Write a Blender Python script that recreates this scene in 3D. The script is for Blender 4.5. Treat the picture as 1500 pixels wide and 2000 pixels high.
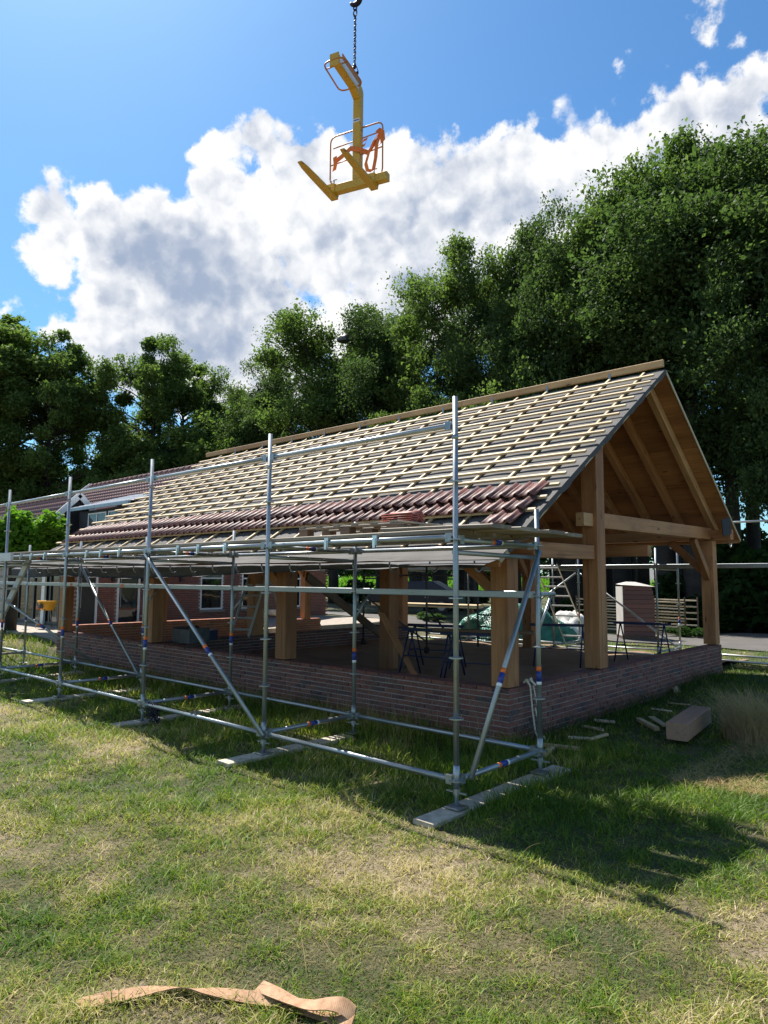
import bpy, bmesh, math, random
import numpy as np
from mathutils import Vector, Matrix, Euler

for _o in list(bpy.data.objects):
    bpy.data.objects.remove(_o)
S = bpy.context.scene
COL = S.collection
RNG = random.Random(7)

# ---------------------------------------------------------------- camera
cam_d = bpy.data.cameras.new('camera')
cam = bpy.data.objects.new('camera', cam_d)
COL.objects.link(cam)
CAM_P = Vector((3.505, -4.799, 1.906))
YAW, PITCH, ROLL = math.radians(42.087), math.radians(5.568), math.radians(0.366)
FPX = 1347.7
cam_d.sensor_fit = 'VERTICAL'
cam_d.sensor_height = 36.0
cam_d.lens = 36.0 * FPX / 2000.0
cam_d.clip_start = 0.05
cam_d.clip_end = 2000.0
_F = Vector((-math.sin(YAW) * math.cos(PITCH), math.cos(YAW) * math.cos(PITCH), math.sin(PITCH)))
_R0 = Vector((math.cos(YAW), math.sin(YAW), 0))
_U0 = _R0.cross(_F)
_R = math.cos(ROLL) * _R0 + math.sin(ROLL) * _U0
_U = -math.sin(ROLL) * _R0 + math.cos(ROLL) * _U0
cam.matrix_world = Matrix(((_R.x, _U.x, -_F.x, CAM_P.x), (_R.y, _U.y, -_F.y, CAM_P.y), (_R.z, _U.z, -_F.z, CAM_P.z), (0, 0, 0, 1)))
S.camera = cam

def ray(px, py):
    """direction of a photo pixel (1500x2000), used to place far things while laying out"""
    return (px - 750) / FPX * _R - (py - 1000) / FPX * _U + _F
def on_y(px, py, Y):
    d = ray(px, py); return CAM_P + d * ((Y - CAM_P.y) / d.y)
def on_x(px, py, X):
    d = ray(px, py); return CAM_P + d * ((X - CAM_P.x) / d.x)
def on_z(px, py, Z):
    d = ray(px, py); return CAM_P + d * ((Z - CAM_P.z) / d.z)

# ---------------------------------------------------------------- light
TO_SUN = Vector((-0.64, 0.17, 1.0)).normalized()
SUN_EL = math.asin(TO_SUN.z)
SUN_ROT = math.atan2(TO_SUN.x, TO_SUN.y)
sl = bpy.data.lights.new('sun', 'SUN')
sl.energy = 4.6
sl.angle = math.radians(0.53)
sl.color = (1.0, 0.945, 0.86)
so = bpy.data.objects.new('sun', sl)
COL.objects.link(so)
so.rotation_euler = TO_SUN.to_track_quat('Z', 'Y').to_euler()
so.location = (-20, 5, 40)

W = bpy.data.worlds.new('World')
S.world = W
W.use_nodes = True
def build_sky():
    nt = W.node_tree; N = nt.nodes; L = nt.links
    N.clear()
    out = N.new('ShaderNodeOutputWorld'); bg = N.new('ShaderNodeBackground')
    bg.inputs['Strength'].default_value = 0.067
    L.new(bg.outputs[0], out.inputs[0])
    sky = N.new('ShaderNodeTexSky')
    sky.sky_type = 'NISHITA'; sky.sun_disc = False
    sky.sun_elevation = SUN_EL; sky.sun_rotation = SUN_ROT
    sky.air_density = 1.0; sky.dust_density = 0.6; sky.ozone_density = 1.6; sky.altitude = 20
    tc = N.new('ShaderNodeTexCoord')
    def vm(op, a, b=None, sc=None):
        n = N.new('ShaderNodeVectorMath'); n.operation = op
        for i, v in enumerate((a, b)):
            if v is None: continue
            if isinstance(v, (tuple, Vector)): n.inputs[i].default_value = v
            else: L.new(v, n.inputs[i])
        if sc is not None: n.inputs['Scale'].default_value = sc
        return n.outputs['Value'] if op in ('DISTANCE', 'DOT_PRODUCT', 'LENGTH') else n.outputs[0]
    def m(op, a, b=None, c=None, clamp=False):
        n = N.new('ShaderNodeMath'); n.operation = op; n.use_clamp = clamp
        for i, v in enumerate((a, b, c)):
            if v is None: continue
            if isinstance(v, (int, float)): n.inputs[i].default_value = v
            else: L.new(v, n.inputs[i])
        return n.outputs[0]
    def noise(vec, scale, det, rough, color=False):
        n = N.new('ShaderNodeTexNoise'); n.inputs['Scale'].default_value = scale
        n.inputs['Detail'].default_value = det; n.inputs['Roughness'].default_value = rough
        L.new(vec, n.inputs['Vector'])
        return n.outputs['Color'] if color else n.outputs[0]
    def ramp(v, lo, hi, smooth=True):
        n = N.new('ShaderNodeMapRange'); n.interpolation_type = 'SMOOTHSTEP' if smooth else 'LINEAR'
        L.new(v, n.inputs[0]); n.inputs[1].default_value = lo; n.inputs[2].default_value = hi
        return n.outputs[0]
    def mix(f, a, b):
        n = N.new('ShaderNodeMix'); n.data_type = 'RGBA'
        if isinstance(f, (int, float)): n.inputs[0].default_value = f
        else: L.new(f, n.inputs[0])
        for k, v in ((6, a), (7, b)):
            if isinstance(v, tuple): n.inputs[k].default_value = v
            else: L.new(v, n.inputs[k])
        return n.outputs[2]
    d = tc.outputs['Generated']
    w1 = vm('SCALE', vm('SUBTRACT', noise(d, 7.0, 3, 0.5, True), (0.5, 0.5, 0.5)), sc=0.17)
    w2 = vm('SCALE', vm('SUBTRACT', noise(d, 24.0, 5, 0.62, True), (0.5, 0.5, 0.5)), sc=0.075)
    dw = vm('ADD', vm('ADD', d, w1), w2)
    blobs = [(105, 405, 95), (200, 430, 105), (300, 450, 120), (230, 560, 115), (340, 560, 150), (430, 520, 130),
             (480, 420, 100), (440, 300, 62), (520, 265, 75), (570, 240, 55), (590, 335, 95), (480, 640, 190), (310, 650, 180),
             (175, 640, 100), (620, 470, 140), (700, 430, 140), (780, 370, 95), (860, 340, 85), (950, 330, 90),
             (1050, 335, 95), (1150, 325, 85), (1230, 255, 75), (1350, 255, 110), (1450, 235, 115), (1270, 235, 75), (1560, 250, 140), (800, 520, 180),
             (900, 440, 150), (1000, 420, 140), (1100, 420, 140), (720, 650, 140), (1385, 60, 58), (1410, 0, 55), (1495, 115, 42), (1215, 185, 52),
             (620, 182, 10), (1700, 300, 200), (1900, 200, 180), (130, 840, 60), (185, 720, 85), (200, 880, 45), (1500, 420, 200), (1300, 500, 300)]
    D = None
    def add(c, r):
        nonlocal D
        v = m('MULTIPLY_ADD', vm('DISTANCE', dw, c), -1.0 / r, 1.0)
        v = m('MULTIPLY', v, min(1.0, r / 0.075))
        D = v if D is None else m('SMOOTH_MAX', D, v, 0.1)
    for px, py, r in blobs:
        dd = ray(px, py); ln = dd.length
        add(tuple(dd / ln), r / FPX / ln * 1.08)
    for az, el, r in ((-120, 24, .22), (-150, 35, .2), (170, 22, .26), (130, 30, .2), (95, 20, .25), (60, 34, .16), (-95, 50, .12), (200, 48, .15)):
        a, e = math.radians(az), math.radians(el)      # fair-weather clouds round the rest of the sky
        add((math.sin(a) * math.cos(e), math.cos(a) * math.cos(e), math.sin(e)), r)
    def puff(vec, scale, det):
        n = N.new('ShaderNodeTexVoronoi'); n.feature = 'F1'; n.inputs['Scale'].default_value = scale; n.inputs['Detail'].default_value = det
        n.inputs['Roughness'].default_value = .55; n.inputs['Lacunarity'].default_value = 2.1
        L.new(vec, n.inputs['Vector']); return n.outputs['Distance']
    fine = noise(d, 40.0, 6, 0.65)
    w3 = vm('SCALE', vm('SUBTRACT', noise(d, 45.0, 4, 0.6, True), (0.5, 0.5, 0.5)), sc=0.022)
    dp = vm('ADD', d, w3)
    pf = puff(dp, 13.0, 2.0)
    Df = m('ADD', m('ADD', D, m('MULTIPLY_ADD', fine, 0.34, -0.17)), m('MULTIPLY_ADD', pf, -0.40, 0.27))
    alpha = ramp(Df, -0.02, 0.20)
    # backlit cumulus: thin edges are white, the thick middle turns blue-grey; billows lit from the sun side
    s2 = vm('ADD', dw, tuple(Vector((-0.032, 0.0, 0.036))))
    n1 = noise(dw, 8.0, 6, 0.5); n2 = noise(s2, 8.0, 6, 0.5)
    pf2 = puff(vm('ADD', dp, tuple(Vector((-0.014, 0.0, 0.020)))), 13.0, 2.0)
    bil = m('ADD', m('MULTIPLY', m('SUBTRACT', n1, n2), 1.2), m('MULTIPLY', m('SUBTRACT', pf2, pf), 1.05))
    big = noise(d, 4.0, 3, 0.5)
    G = None                      # the thick cores of the cloud bank, where little sun comes through
    for px, py, r, wgt in ((235, 520, 95, .8), (330, 560, 130, .95), (400, 470, 70, .6), (200, 640, 100, .7), (430, 640, 150, .9), (520, 560, 90, .7), (300, 700, 140, .7),
                           (900, 445, 95, .75), (830, 560, 110, .7), (1000, 400, 70, .6), (700, 610, 60, .6), (760, 430, 50, .5), (1350, 330, 80, .35)):
        dd = ray(px, py); ln = dd.length
        g = m('POWER', 2.718, m('MULTIPLY', m('POWER', m('DIVIDE', vm('DISTANCE', dw, tuple(dd / ln)), r / FPX / ln), 2.0), -1.0))
        g = m('MULTIPLY', g, wgt * .74); G = g if G is None else m('MAXIMUM', G, g)
    G = m('MULTIPLY', G, ramp(D, .12, .45))
    thick = m('ADD', m('ADD', G, m('MULTIPLY', ramp(D, 0.16, 0.85), .30)), m('MULTIPLY_ADD', big, .9, -0.52))
    shade = ramp(m('SUBTRACT', thick, bil), -0.30, 1.25)
    col = mix(shade, (7.3, 7.3, 7.3, 1), (2.6, 3.15, 4.2, 1))
    skyc = mix(1.0, sky.outputs[0], sky.outputs[0])
    hs = N.new('ShaderNodeHueSaturation'); hs.inputs['Saturation'].default_value = 1.15; hs.inputs['Value'].default_value = 1.0
    L.new(sky.outputs[0], hs.inputs['Color'])
    tint = N.new('ShaderNodeMix'); tint.data_type = 'RGBA'; tint.blend_type = 'MULTIPLY'; tint.inputs[0].default_value = 1.0
    L.new(hs.outputs[0], tint.inputs[6]); tint.inputs[7].default_value = (.66, .98, 1.12, 1)
    final = mix(alpha, tint.outputs[2], col)
    L.new(final, bg.inputs['Color'])
build_sky()
vs = S.view_settings
vs.view_transform = 'Standard'; vs.look = 'None'; vs.gamma = 1.0; vs.use_curve_mapping = False
vs.exposure = 1.15
S.cycles.max_bounces = 6
S.cycles.transparent_max_bounces = 8

# ---------------------------------------------------------------- materials
def new_mat(name):
    mt = bpy.data.materials.new(name); mt.use_nodes = True
    nt = mt.node_tree; nt.nodes.clear()
    o = nt.nodes.new('ShaderNodeOutputMaterial'); b = nt.nodes.new('ShaderNodeBsdfPrincipled')
    nt.links.new(b.outputs[0], o.inputs[0])
    return mt, nt, b, o
class NB:
    """short node-building helpers"""
    def __init__(s, nt): s.nt = nt; s.N = nt.nodes; s.L = nt.links
    def coord(s, which='Object'):
        return s.N.new('ShaderNodeTexCoord').outputs[which]
    def pos(s): return s.N.new('ShaderNodeNewGeometry').outputs['Position']
    def island(s): return s.N.new('ShaderNodeNewGeometry').outputs['Random Per Island']
    def orand(s): return s.N.new('ShaderNodeObjectInfo').outputs['Random']
    def mapv(s, v, scale=(1, 1, 1), loc=None, rot=(0, 0, 0)):
        n = s.N.new('ShaderNodeMapping'); s.L.new(v, n.inputs[0]); n.inputs['Scale'].default_value = scale
        n.inputs['Rotation'].default_value = rot
        if loc is not None: s.L.new(loc, n.inputs['Location'])
        return n.outputs[0]
    def noise(s, v, scale, det=3, rough=.5, dist=0.0):
        n = s.N.new('ShaderNodeTexNoise'); s.L.new(v, n.inputs['Vector']); n.inputs['Scale'].default_value = scale
        n.inputs['Detail'].default_value = det; n.inputs['Roughness'].default_value = rough; n.inputs['Distortion'].default_value = dist
        return n.outputs[0]
    def ramp(s, v, stops):
        n = s.N.new('ShaderNodeValToRGB'); s.L.new(v, n.inputs[0]); cr = n.color_ramp
        while len(cr.elements) < len(stops): cr.elements.new(0.5)
        for e, (p, c) in zip(cr.elements, stops): e.position = p; e.color = (c[0], c[1], c[2], 1)
        return n.outputs[0]
    def m(s, op, a, b=None, c=None, clamp=False):
        n = s.N.new('ShaderNodeMath'); n.operation = op; n.use_clamp = clamp
        for i, v in enumerate((a, b, c)):
            if v is None: continue
            if isinstance(v, (int, float)): n.inputs[i].default_value = v
            else: s.L.new(v, n.inputs[i])
        return n.outputs[0]
    def mix(s, f, a, b, mode='MIX'):
        n = s.N.new('ShaderNodeMix'); n.data_type = 'RGBA'; n.blend_type = mode
        if isinstance(f, (int, float)): n.inputs[0].default_value = f
        else: s.L.new(f, n.inputs[0])
        for k, v in ((6, a), (7, b)):
            if isinstance(v, (tuple, list)): n.inputs[k].default_value = (v[0], v[1], v[2], 1)
            else: s.L.new(v, n.inputs[k])
        return n.outputs[2]
    def bump(s, h, b, strength=.3, dist=.01):
        n = s.N.new('ShaderNodeBump'); s.L.new(h, n.inputs['Height']); n.inputs['Strength'].default_value = strength
        n.inputs['Distance'].default_value = dist; s.L.new(n.outputs[0], b.inputs['Normal'])
MAT = {}
def simple(name, c, rough=.6, metal=0.0, var=.25, scale=8.0, bump=0.0):
    mt, nt, b, o = new_mat(name); q = NB(nt)
    n = q.noise(q.coord(), scale, 5, .6)
    r = q.m('ADD', n, q.m('MULTIPLY_ADD', q.orand(), .3, -.15))
    lo = tuple(x * (1 - var) for x in c); hi = tuple(min(1, x * (1 + var)) for x in c)
    q.L.new(q.ramp(r, [(.25, lo), (.75, hi)]), b.inputs['Base Color'])
    b.inputs['Roughness'].default_value = rough; b.inputs['Metallic'].default_value = metal
    if bump: q.bump(q.noise(q.coord(), scale * 6, 4, .6), b, bump, .01)
    MAT[name] = mt
    return mt
def wood(name, light, dark, rough=.65, knots=True):
    """sawn timber with the grain along the object's own X axis"""
    mt, nt, b, o = new_mat(name); q = NB(nt)
    off = q.N.new('ShaderNodeCombineXYZ'); rr = q.orand()
    for i, k in enumerate((37.0, 11.0, 23.0)): q.L.new(q.m('MULTIPLY', rr, k), off.inputs[i])
    v = q.mapv(q.coord(), (1, 1, 1), off.outputs[0])
    g = q.noise(q.mapv(v, (.9, 26, 26)), 1.0, 5, .62, .6)
    fine = q.noise(q.mapv(v, (3, 160, 160)), 1.0, 3, .6)
    blot = q.noise(q.mapv(v, (.7, 3, 3)), 1.0, 4, .55)
    t = q.m('ADD', q.m('MULTIPLY_ADD', g, .5, q.m('MULTIPLY', blot, .7)), q.m('MULTIPLY_ADD', fine, .22, q.m('MULTIPLY_ADD', rr, .24, -.27)))
    c = q.ramp(t, [(.42, dark), (.72, light)])
    if knots:
        vo = q.N.new('ShaderNodeTexVoronoi'); vo.inputs['Scale'].default_value = 1.0
        q.L.new(q.mapv(v, (1.7, 6.5, 6.5)), vo.inputs['Vector'])
        c = q.mix(q.ramp(vo.outputs['Distance'], [(.06, (1, 1, 1)), (.14, (0, 0, 0))]), c, tuple(x * .35 for x in dark))
    crack = q.noise(q.mapv(v, (.55, 34, 34)), 1.0, 2, .4, .3)
    c = q.mix(q.ramp(crack, [(.70, (0, 0, 0)), (.74, (.8, .8, .8))]), c, tuple(x * .3 for x in dark))
    c = q.mix(q.ramp(q.noise(q.mapv(v, (1.6, 4, 4)), 1.0, 5, .7), [(.52, (0, 0, 0)), (.70, (.42, .42, .42))]), c, tuple(x * .6 for x in dark))
    q.L.new(c, b.inputs['Base Color']); b.inputs['Roughness'].default_value = rough
    q.bump(q.m('ADD', g, fine), b, .25, .004)
    MAT[name] = mt
    return mt
wood('larch', (.50, .235, .098), (.28, .115, .043))
wood('larch_pale', (.56, .32, .15), (.36, .18, .075))
wood('ply', (.50, .235, .095), (.28, .12, .046))
wood('batten', (.60, .46, .265), (.42, .30, .155))
wood('batten_grey', (.66, .57, .40), (.44, .34, .20))
wood('ridge_wood', (.52, .33, .15), (.36, .20, .085))
wood('old_wood', (.36, .30, .22), (.17, .135, .095))
wood('dark_plank', (.20, .12, .07), (.09, .055, .033))
wood('old_brown', (.36, .22, .14), (.19, .105, .065))
wood('trunk', (.055, .047, .04), (.024, .021, .018), .9, False)
wood('alu', (.60, .60, .58), (.48, .48, .47), .45, False)

def galvanised():
    mt, nt, b, o = new_mat('galvanised'); q = NB(nt)
    off = q.N.new('ShaderNodeCombineXYZ'); q.L.new(q.m('MULTIPLY', q.orand(), 50.0), off.inputs[0])
    v = q.mapv(q.coord(), (1, 1, 1), off.outputs[0])
    n = q.noise(q.mapv(v, (3, 14, 14)), 1.0, 5, .65); sp = q.noise(v, 90, 3, .6); st = q.noise(q.mapv(v, (1.3, 5, 5)), 1, 4, .7)
    c = q.ramp(q.m('ADD', q.m('MULTIPLY_ADD', n, .6, q.m('MULTIPLY', sp, .25)), q.m('MULTIPLY_ADD', q.orand(), .14, .0)), [(.3, (.23, .255, .265)), (.7, (.46, .49, .50))])
    c = q.mix(q.ramp(st, [(.60, (0, 0, 0)), (.74, (.55, .55, .55))]), c, (.27, .225, .17))
    q.L.new(c, b.inputs['Base Color']); b.inputs['Metallic'].default_value = .75
    q.L.new(q.m('MULTIPLY_ADD', n, .35, .25), b.inputs['Roughness'])
    q.bump(sp, b, .12, .002)
    MAT['galvanised'] = mt
galvanised()
simple('dark_steel', (.10, .10, .105), .55, .5, .4)
simple('chain', (.035, .03, .05), .45, .8, .4, 20)
simple('clamp_steel', (.62, .64, .66), .3, .9, .2)
simple('label_orange', (.75, .16, .02), .5)
simple('label_blue', (.02, .045, .26), .45)
simple('label_white', (.75, .76, .78), .5)
simple('trestle_blue', (.012, .022, .075), .45, .1, .3)
simple('yellow_tub', (.80, .42, .03), .45, 0, .15)
simple('white_paint', (.78, .78, .77), .45, 0, .06)
simple('black_wood', (.014, .014, .016), .55, 0, .35)
simple('frame_dark', (.02, .021, .023), .4, 0, .3)
simple('zinc', (.30, .32, .34), .4, .7, .2)
simple('rubber', (.012, .012, .013), .7)
simple('car_paint', (.008, .010, .016), .5, 0, .2)
simple('sole', (.50, .44, .34), .8, 0, .3, 12, .15)
simple('plastic_white', (.50, .47, .43), .4, 0, .15, 4)
simple('debris', (.55, .52, .47), .8, 0, .35, 5)
simple('orange_tile', (.50, .16, .06), .7, 0, .3)
simple('grey_wall', (.12, .13, .15), .8, 0, .2)
simple('concrete', (.25, .215, .175), .85, 0, .3, 6, .2)
simple('decal_white', (.7, .72, .75), .4, 0, .1)
simple('decal_blue', (.03, .06, .22), .4, 0, .1)

def yellow_paint():
    mt, nt, b, o = new_mat('fork_yellow'); q = NB(nt)
    v = q.coord(); n = q.noise(v, 6, 6, .7); s = q.noise(v, 38, 4, .7)
    c = q.ramp(n, [(.3, (.52, .29, .02)), (.7, (.64, .38, .03))])
    c = q.mix(q.ramp(q.m('MULTIPLY_ADD', s, .6, q.m('MULTIPLY', n, .5)), [(.615, (0, 0, 0)), (.68, (.8, .8, .8))]), c, (.12, .065, .04))
    q.L.new(c, b.inputs['Base Color']); b.inputs['Roughness'].default_value = .45
    MAT['fork_yellow'] = mt
yellow_paint()
simple('guard_orange', (.46, .17, .02), .45, 0, .25)
def strap_mat(name, c1, c2, sc):
    mt, nt, b, o = new_mat(name); q = NB(nt)
    uv = q.coord('UV')
    n = q.N.new('ShaderNodeTexWave'); n.wave_type = 'BANDS'; n.inputs['Scale'].default_value = sc; n.inputs['Distortion'].default_value = 1.0
    q.L.new(uv, n.inputs['Vector'])
    n2 = q.N.new('ShaderNodeTexWave'); n2.bands_direction = 'Y'; n2.inputs['Scale'].default_value = sc * .5
    q.L.new(uv, n2.inputs['Vector'])
    t = q.m('MULTIPLY_ADD', n.outputs['Fac'], .16, q.m('MULTIPLY_ADD', n2.outputs['Fac'], .16, q.m('MULTIPLY', q.noise(q.coord(), 16, 6, .75), .85)))
    q.L.new(q.ramp(t, [(.38, tuple(k * .55 for k in c2)), (.52, c2), (.72, c1)]), b.inputs['Base Color']); b.inputs['Roughness'].default_value = .9
    q.bump(t, b, .4, .003)
    MAT[name] = mt
strap_mat('webbing', (.50, .31, .185), (.33, .185, .10), 110)
simple('orange_webbing', (.72, .17, .025), .75, 0, .25, 14)

def membrane(name, c, sc=(0.6, 9, 9), bs=.5, spec=.12):
    mt, nt, b, o = new_mat(name); q = NB(nt)
    v = q.coord(); n = q.noise(v, 3, 5, .6); rip = q.noise(q.mapv(v, sc), 1, 4, .55, .8); fine = q.noise(v, 160, 2, .5)
    q.L.new(q.ramp(q.m('MULTIPLY_ADD', n, .6, q.m('MULTIPLY', fine, .4)), [(.3, tuple(x * .75 for x in c)), (.7, tuple(x * 1.25 for x in c))]), b.inputs['Base Color'])
    b.inputs['Roughness'].default_value = .7; b.inputs['Specular IOR Level'].default_value = spec
    q.bump(rip, b, bs, .05)
    MAT[name] = mt
membrane('underlay', (.092, .087, .082))
membrane('flap', (.055, .054, .058), (2, 7, 7), .8, .3)
def tarp():
    mt, nt, b, o = new_mat('green_tarp'); q = NB(nt)
    v = q.coord(); n = q.noise(v, 2.2, 6, .65, 1.2); k = q.noise(v, 7, 5, .6, 2)
    q.L.new(q.ramp(n, [(.3, (.015, .10, .075)), (.6, (.06, .27, .20))]), b.inputs['Base Color'])
    b.inputs['Roughness'].default_value = .28
    q.bump(k, b, .9, .12)
    MAT['green_tarp'] = mt
tarp()
def brick_mat(name, stops, mort=False):
    mt, nt, b, o = new_mat(name); q = NB(nt)
    r = q.m('FRACT', q.m('ADD', q.orand(), q.m('MULTIPLY', q.island(), 7.31)))
    c = q.ramp(r, stops)
    n = q.noise(q.pos(), 30, 5, .65); big = q.noise(q.pos(), 2.2, 4, .6)
    c = q.mix(q.ramp(n, [(.42, (0, 0, 0)), (.75, (.65, .65, .65))]), c, (.27, .20, .17))
    c = q.mix(q.ramp(big, [(.5, (0, 0, 0)), (.75, (.5, .5, .5))]), c, (.12, .10, .085))
    q.L.new(c, b.inputs['Base Color']); b.inputs['Roughness'].default_value = .85
    q.bump(n, b, .5, .006)
    MAT[name] = mt
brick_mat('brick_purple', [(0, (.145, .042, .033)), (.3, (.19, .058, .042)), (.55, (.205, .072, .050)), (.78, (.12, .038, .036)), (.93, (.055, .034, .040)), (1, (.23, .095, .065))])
brick_mat('brick_red', [(0, (.32, .095, .05)), (.4, (.40, .13, .065)), (.7, (.28, .075, .04)), (1, (.45, .17, .09))])
brick_mat('brick_house', [(0, (.20, .062, .045)), (.4, (.25, .08, .055)), (.7, (.165, .052, .042)), (1, (.28, .10, .07))])
simple('mortar', (.36, .32, .29), .95, 0, .25, 14, .2)
simple('mortar_dark', (.36, .31, .285), .95, 0, .25, 14, .2)
def tile_mat(name, stops, rough):
    mt, nt, b, o = new_mat(name); q = NB(nt)
    r = q.m('FRACT', q.m('ADD', q.orand(), q.m('MULTIPLY', q.island(), 5.17)))
    c = q.ramp(r, stops)
    n = q.noise(q.pos(), 22, 5, .7); n2 = q.noise(q.pos(), 90, 3, .6)
    c = q.mix(q.ramp(n, [(.5, (0, 0, 0)), (.8, (.4, .4, .4))]), c, (.19, .13, .11))
    q.L.new(c, b.inputs['Base Color'])
    q.L.new(q.m('MULTIPLY_ADD', n, .4, rough - .15), b.inputs['Roughness'])
    q.bump(n2, b, .15, .003)
    MAT[name] = mt
tile_mat('roof_tile', [(0, (.105, .040, .032)), (.35, (.155, .055, .040)), (.6, (.080, .040, .036)), (.8, (.19, .068, .045)), (1, (.12, .058, .050))], .52)
tile_mat('house_tile', [(0, (.13, .058, .055)), (.5, (.17, .075, .068)), (1, (.10, .05, .05))], .5)
tile_mat('white_tile', [(0, (.62, .62, .63)), (1, (.72, .72, .72))], .35)
tile_mat('stack_tile', [(0, (.36, .085, .05)), (1, (.28, .075, .055))], .5)
def glass_mat():
    mt, nt, b, o = new_mat('window_glass'); q = NB(nt)
    b.inputs['Base Color'].default_value = (.012, .014, .016, 1); b.inputs['Roughness'].default_value = .04
    b.inputs['Specular IOR Level'].default_value = .7
    q.bump(q.noise(q.coord(), 1.6, 2, .5), b, .05, .05)
    MAT['window_glass'] = mt
glass_mat()

def leaf_mat(name, cols, trans=.44, rough=.6, nsc=.5):
    mt, nt, b, o = new_mat(name); q = NB(nt)
    r = q.m('ADD', q.m('MULTIPLY', q.island(), .55), q.m('MULTIPLY_ADD', q.noise(q.pos(), nsc, 3, .5), 1.0, -.28))
    r = q.m('ADD', r, q.m('MULTIPLY_ADD', q.orand(), .2, -.1))
    c = q.ramp(r, [(i / (len(cols) - 1), k) for i, k in enumerate(cols)])
    q.L.new(c, b.inputs['Base Color']); b.inputs['Roughness'].default_value = rough
    b.inputs['Specular IOR Level'].default_value = .06
    tr = q.N.new('ShaderNodeBsdfTranslucent'); q.L.new(q.mix(1.0, c, (1.08, 1.25, .6), 'MULTIPLY'), tr.inputs[0])
    mx = q.N.new('ShaderNodeMixShader'); mx.inputs[0].default_value = trans
    q.L.new(b.outputs[0], mx.inputs[1]); q.L.new(tr.outputs[0], mx.inputs[2]); q.L.new(mx.outputs[0], o.inputs[0])
    MAT[name] = mt
leaf_mat('oak_leaf', [(.033, .055, .024), (.056, .092, .036), (.086, .132, .052), (.13, .18, .075)])
leaf_mat('ash_leaf', [(.055, .092, .030), (.095, .148, .046), (.145, .205, .064), (.20, .265, .09)])
leaf_mat('dark_leaf', [(.014, .034, .012), (.026, .056, .016), (.040, .080, .022)])
leaf_mat('plane_leaf', [(.07, .16, .02), (.12, .24, .03), (.18, .32, .05)], .45)
leaf_mat('shrub_leaf', [(.018, .045, .014), (.035, .075, .020), (.07, .13, .03)])
leaf_mat('yellow_leaf', [(.10, .13, .02), (.20, .21, .03), (.28, .27, .05)])
leaf_mat('corn_leaf', [(.08, .20, .02), (.13, .29, .03), (.20, .38, .05)], .45)
leaf_mat('fan_leaf', [(.04, .09, .03), (.09, .15, .05)])
leaf_mat('far_leaf', [(.020, .045, .018), (.032, .066, .022), (.045, .085, .028)])

def grass_color(q, extra):
    """one lawn colour for the turf and the blades: worn straw patches in green"""
    p = q.pos()
    a = q.noise(q.mapv(p, (1, 1, 0)), .6, 4, .6, .8); b2 = q.noise(q.mapv(p, (1, 1, 0)), 2.4, 4, .6)
    g = q.noise(q.mapv(p, (1, 1, 0)), .9, 3, .5)
    sep = q.N.new('ShaderNodeSeparateXYZ'); q.L.new(p, sep.inputs[0])
    dry = q.m('ADD', q.m('MULTIPLY_ADD', q.m('SUBTRACT', a, .5), 1.9, q.m('MULTIPLY_ADD', b2, .8, .345)), extra)
    for (wx, wy, wr, wk) in ((-.35, -1.0, .75, .20), (.45, -1.15, .6, .18), (-1.6, -2.6, .8, .16), (2.2, -1.6, .35, .16), (1.55, -.75, .4, .08)):   # places worn by feet and wheels
        dn = q.N.new('ShaderNodeVectorMath'); dn.operation = 'DISTANCE'; q.L.new(q.mapv(p, (1, 1, 0)), dn.inputs[0]); dn.inputs[1].default_value = (wx, wy, 0)
        dry = q.m('ADD', dry, q.m('MULTIPLY', q.m('MULTIPLY_ADD', dn.outputs['Value'], -1.0 / wr, 1.0, clamp=True), wk))
    # under and behind the scaffold nobody walks: lusher grass
    lush = q.N.new('ShaderNodeMapRange'); lush.interpolation_type = 'SMOOTHSTEP'
    q.L.new(sep.outputs[1], lush.inputs[0]); lush.inputs[1].default_value = -.55; lush.inputs[2].default_value = .35
    dry = q.m('SUBTRACT', dry, q.m('MULTIPLY', lush.outputs[0], .18))
    return dry, g
def turf():
    mt, nt, b, o = new_mat('turf'); q = NB(nt)
    dry, g = grass_color(q, q.m('MULTIPLY_ADD', q.noise(q.pos(), 28, 4, .7), .5, -.25))
    c = q.ramp(dry, [(.45, (.040, .052, .014)), (.75, (.105, .090, .040)), (1.0, (.23, .18, .115))])
    q.L.new(c, b.inputs['Base Color']); b.inputs['Roughness'].default_value = .95
    q.bump(q.noise(q.pos(), 45, 5, .7), b, .8, .03)
    MAT['turf'] = mt
turf()
def blade():
    mt, nt, b, o = new_mat('grass_blade'); q = NB(nt)
    dry, g = grass_color(q, q.m('MULTIPLY_ADD', q.island(), .56, -.30))
    c = q.ramp(dry, [(.42, (.075, .150, .012)), (.68, (.185, .265, .024)), (.84, (.33, .33, .06)), (.96, (.46, .38, .16)), (1.0, (.54, .44, .25))])
    q.L.new(c, b.inputs['Base Color']); b.inputs['Roughness'].default_value = .55; b.inputs['Specular IOR Level'].default_value = .3
    tr = q.N.new('ShaderNodeBsdfTranslucent'); q.L.new(q.mix(1.0, c, (1.15, 1.3, .7), 'MULTIPLY'), tr.inputs[0])
    mx = q.N.new('ShaderNodeMixShader'); mx.inputs[0].default_value = .35
    q.L.new(b.outputs[0], mx.inputs[1]); q.L.new(tr.outputs[0], mx.inputs[2]); q.L.new(mx.outputs[0], o.inputs[0])
    MAT['grass_blade'] = mt
blade()
leaf_mat('straw', [(.30, .22, .10), (.42, .32, .16), (.52, .41, .24)], .3, .6, 3)
leaf_mat('weed_straw', [(.30, .22, .13), (.46, .35, .22), (.40, .33, .15)], .3, .6, 3)
leaf_mat('thatch', [(.04, .048, .014), (.09, .085, .034), (.16, .135, .068), (.26, .21, .12)], .25, .7, 2)
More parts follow.
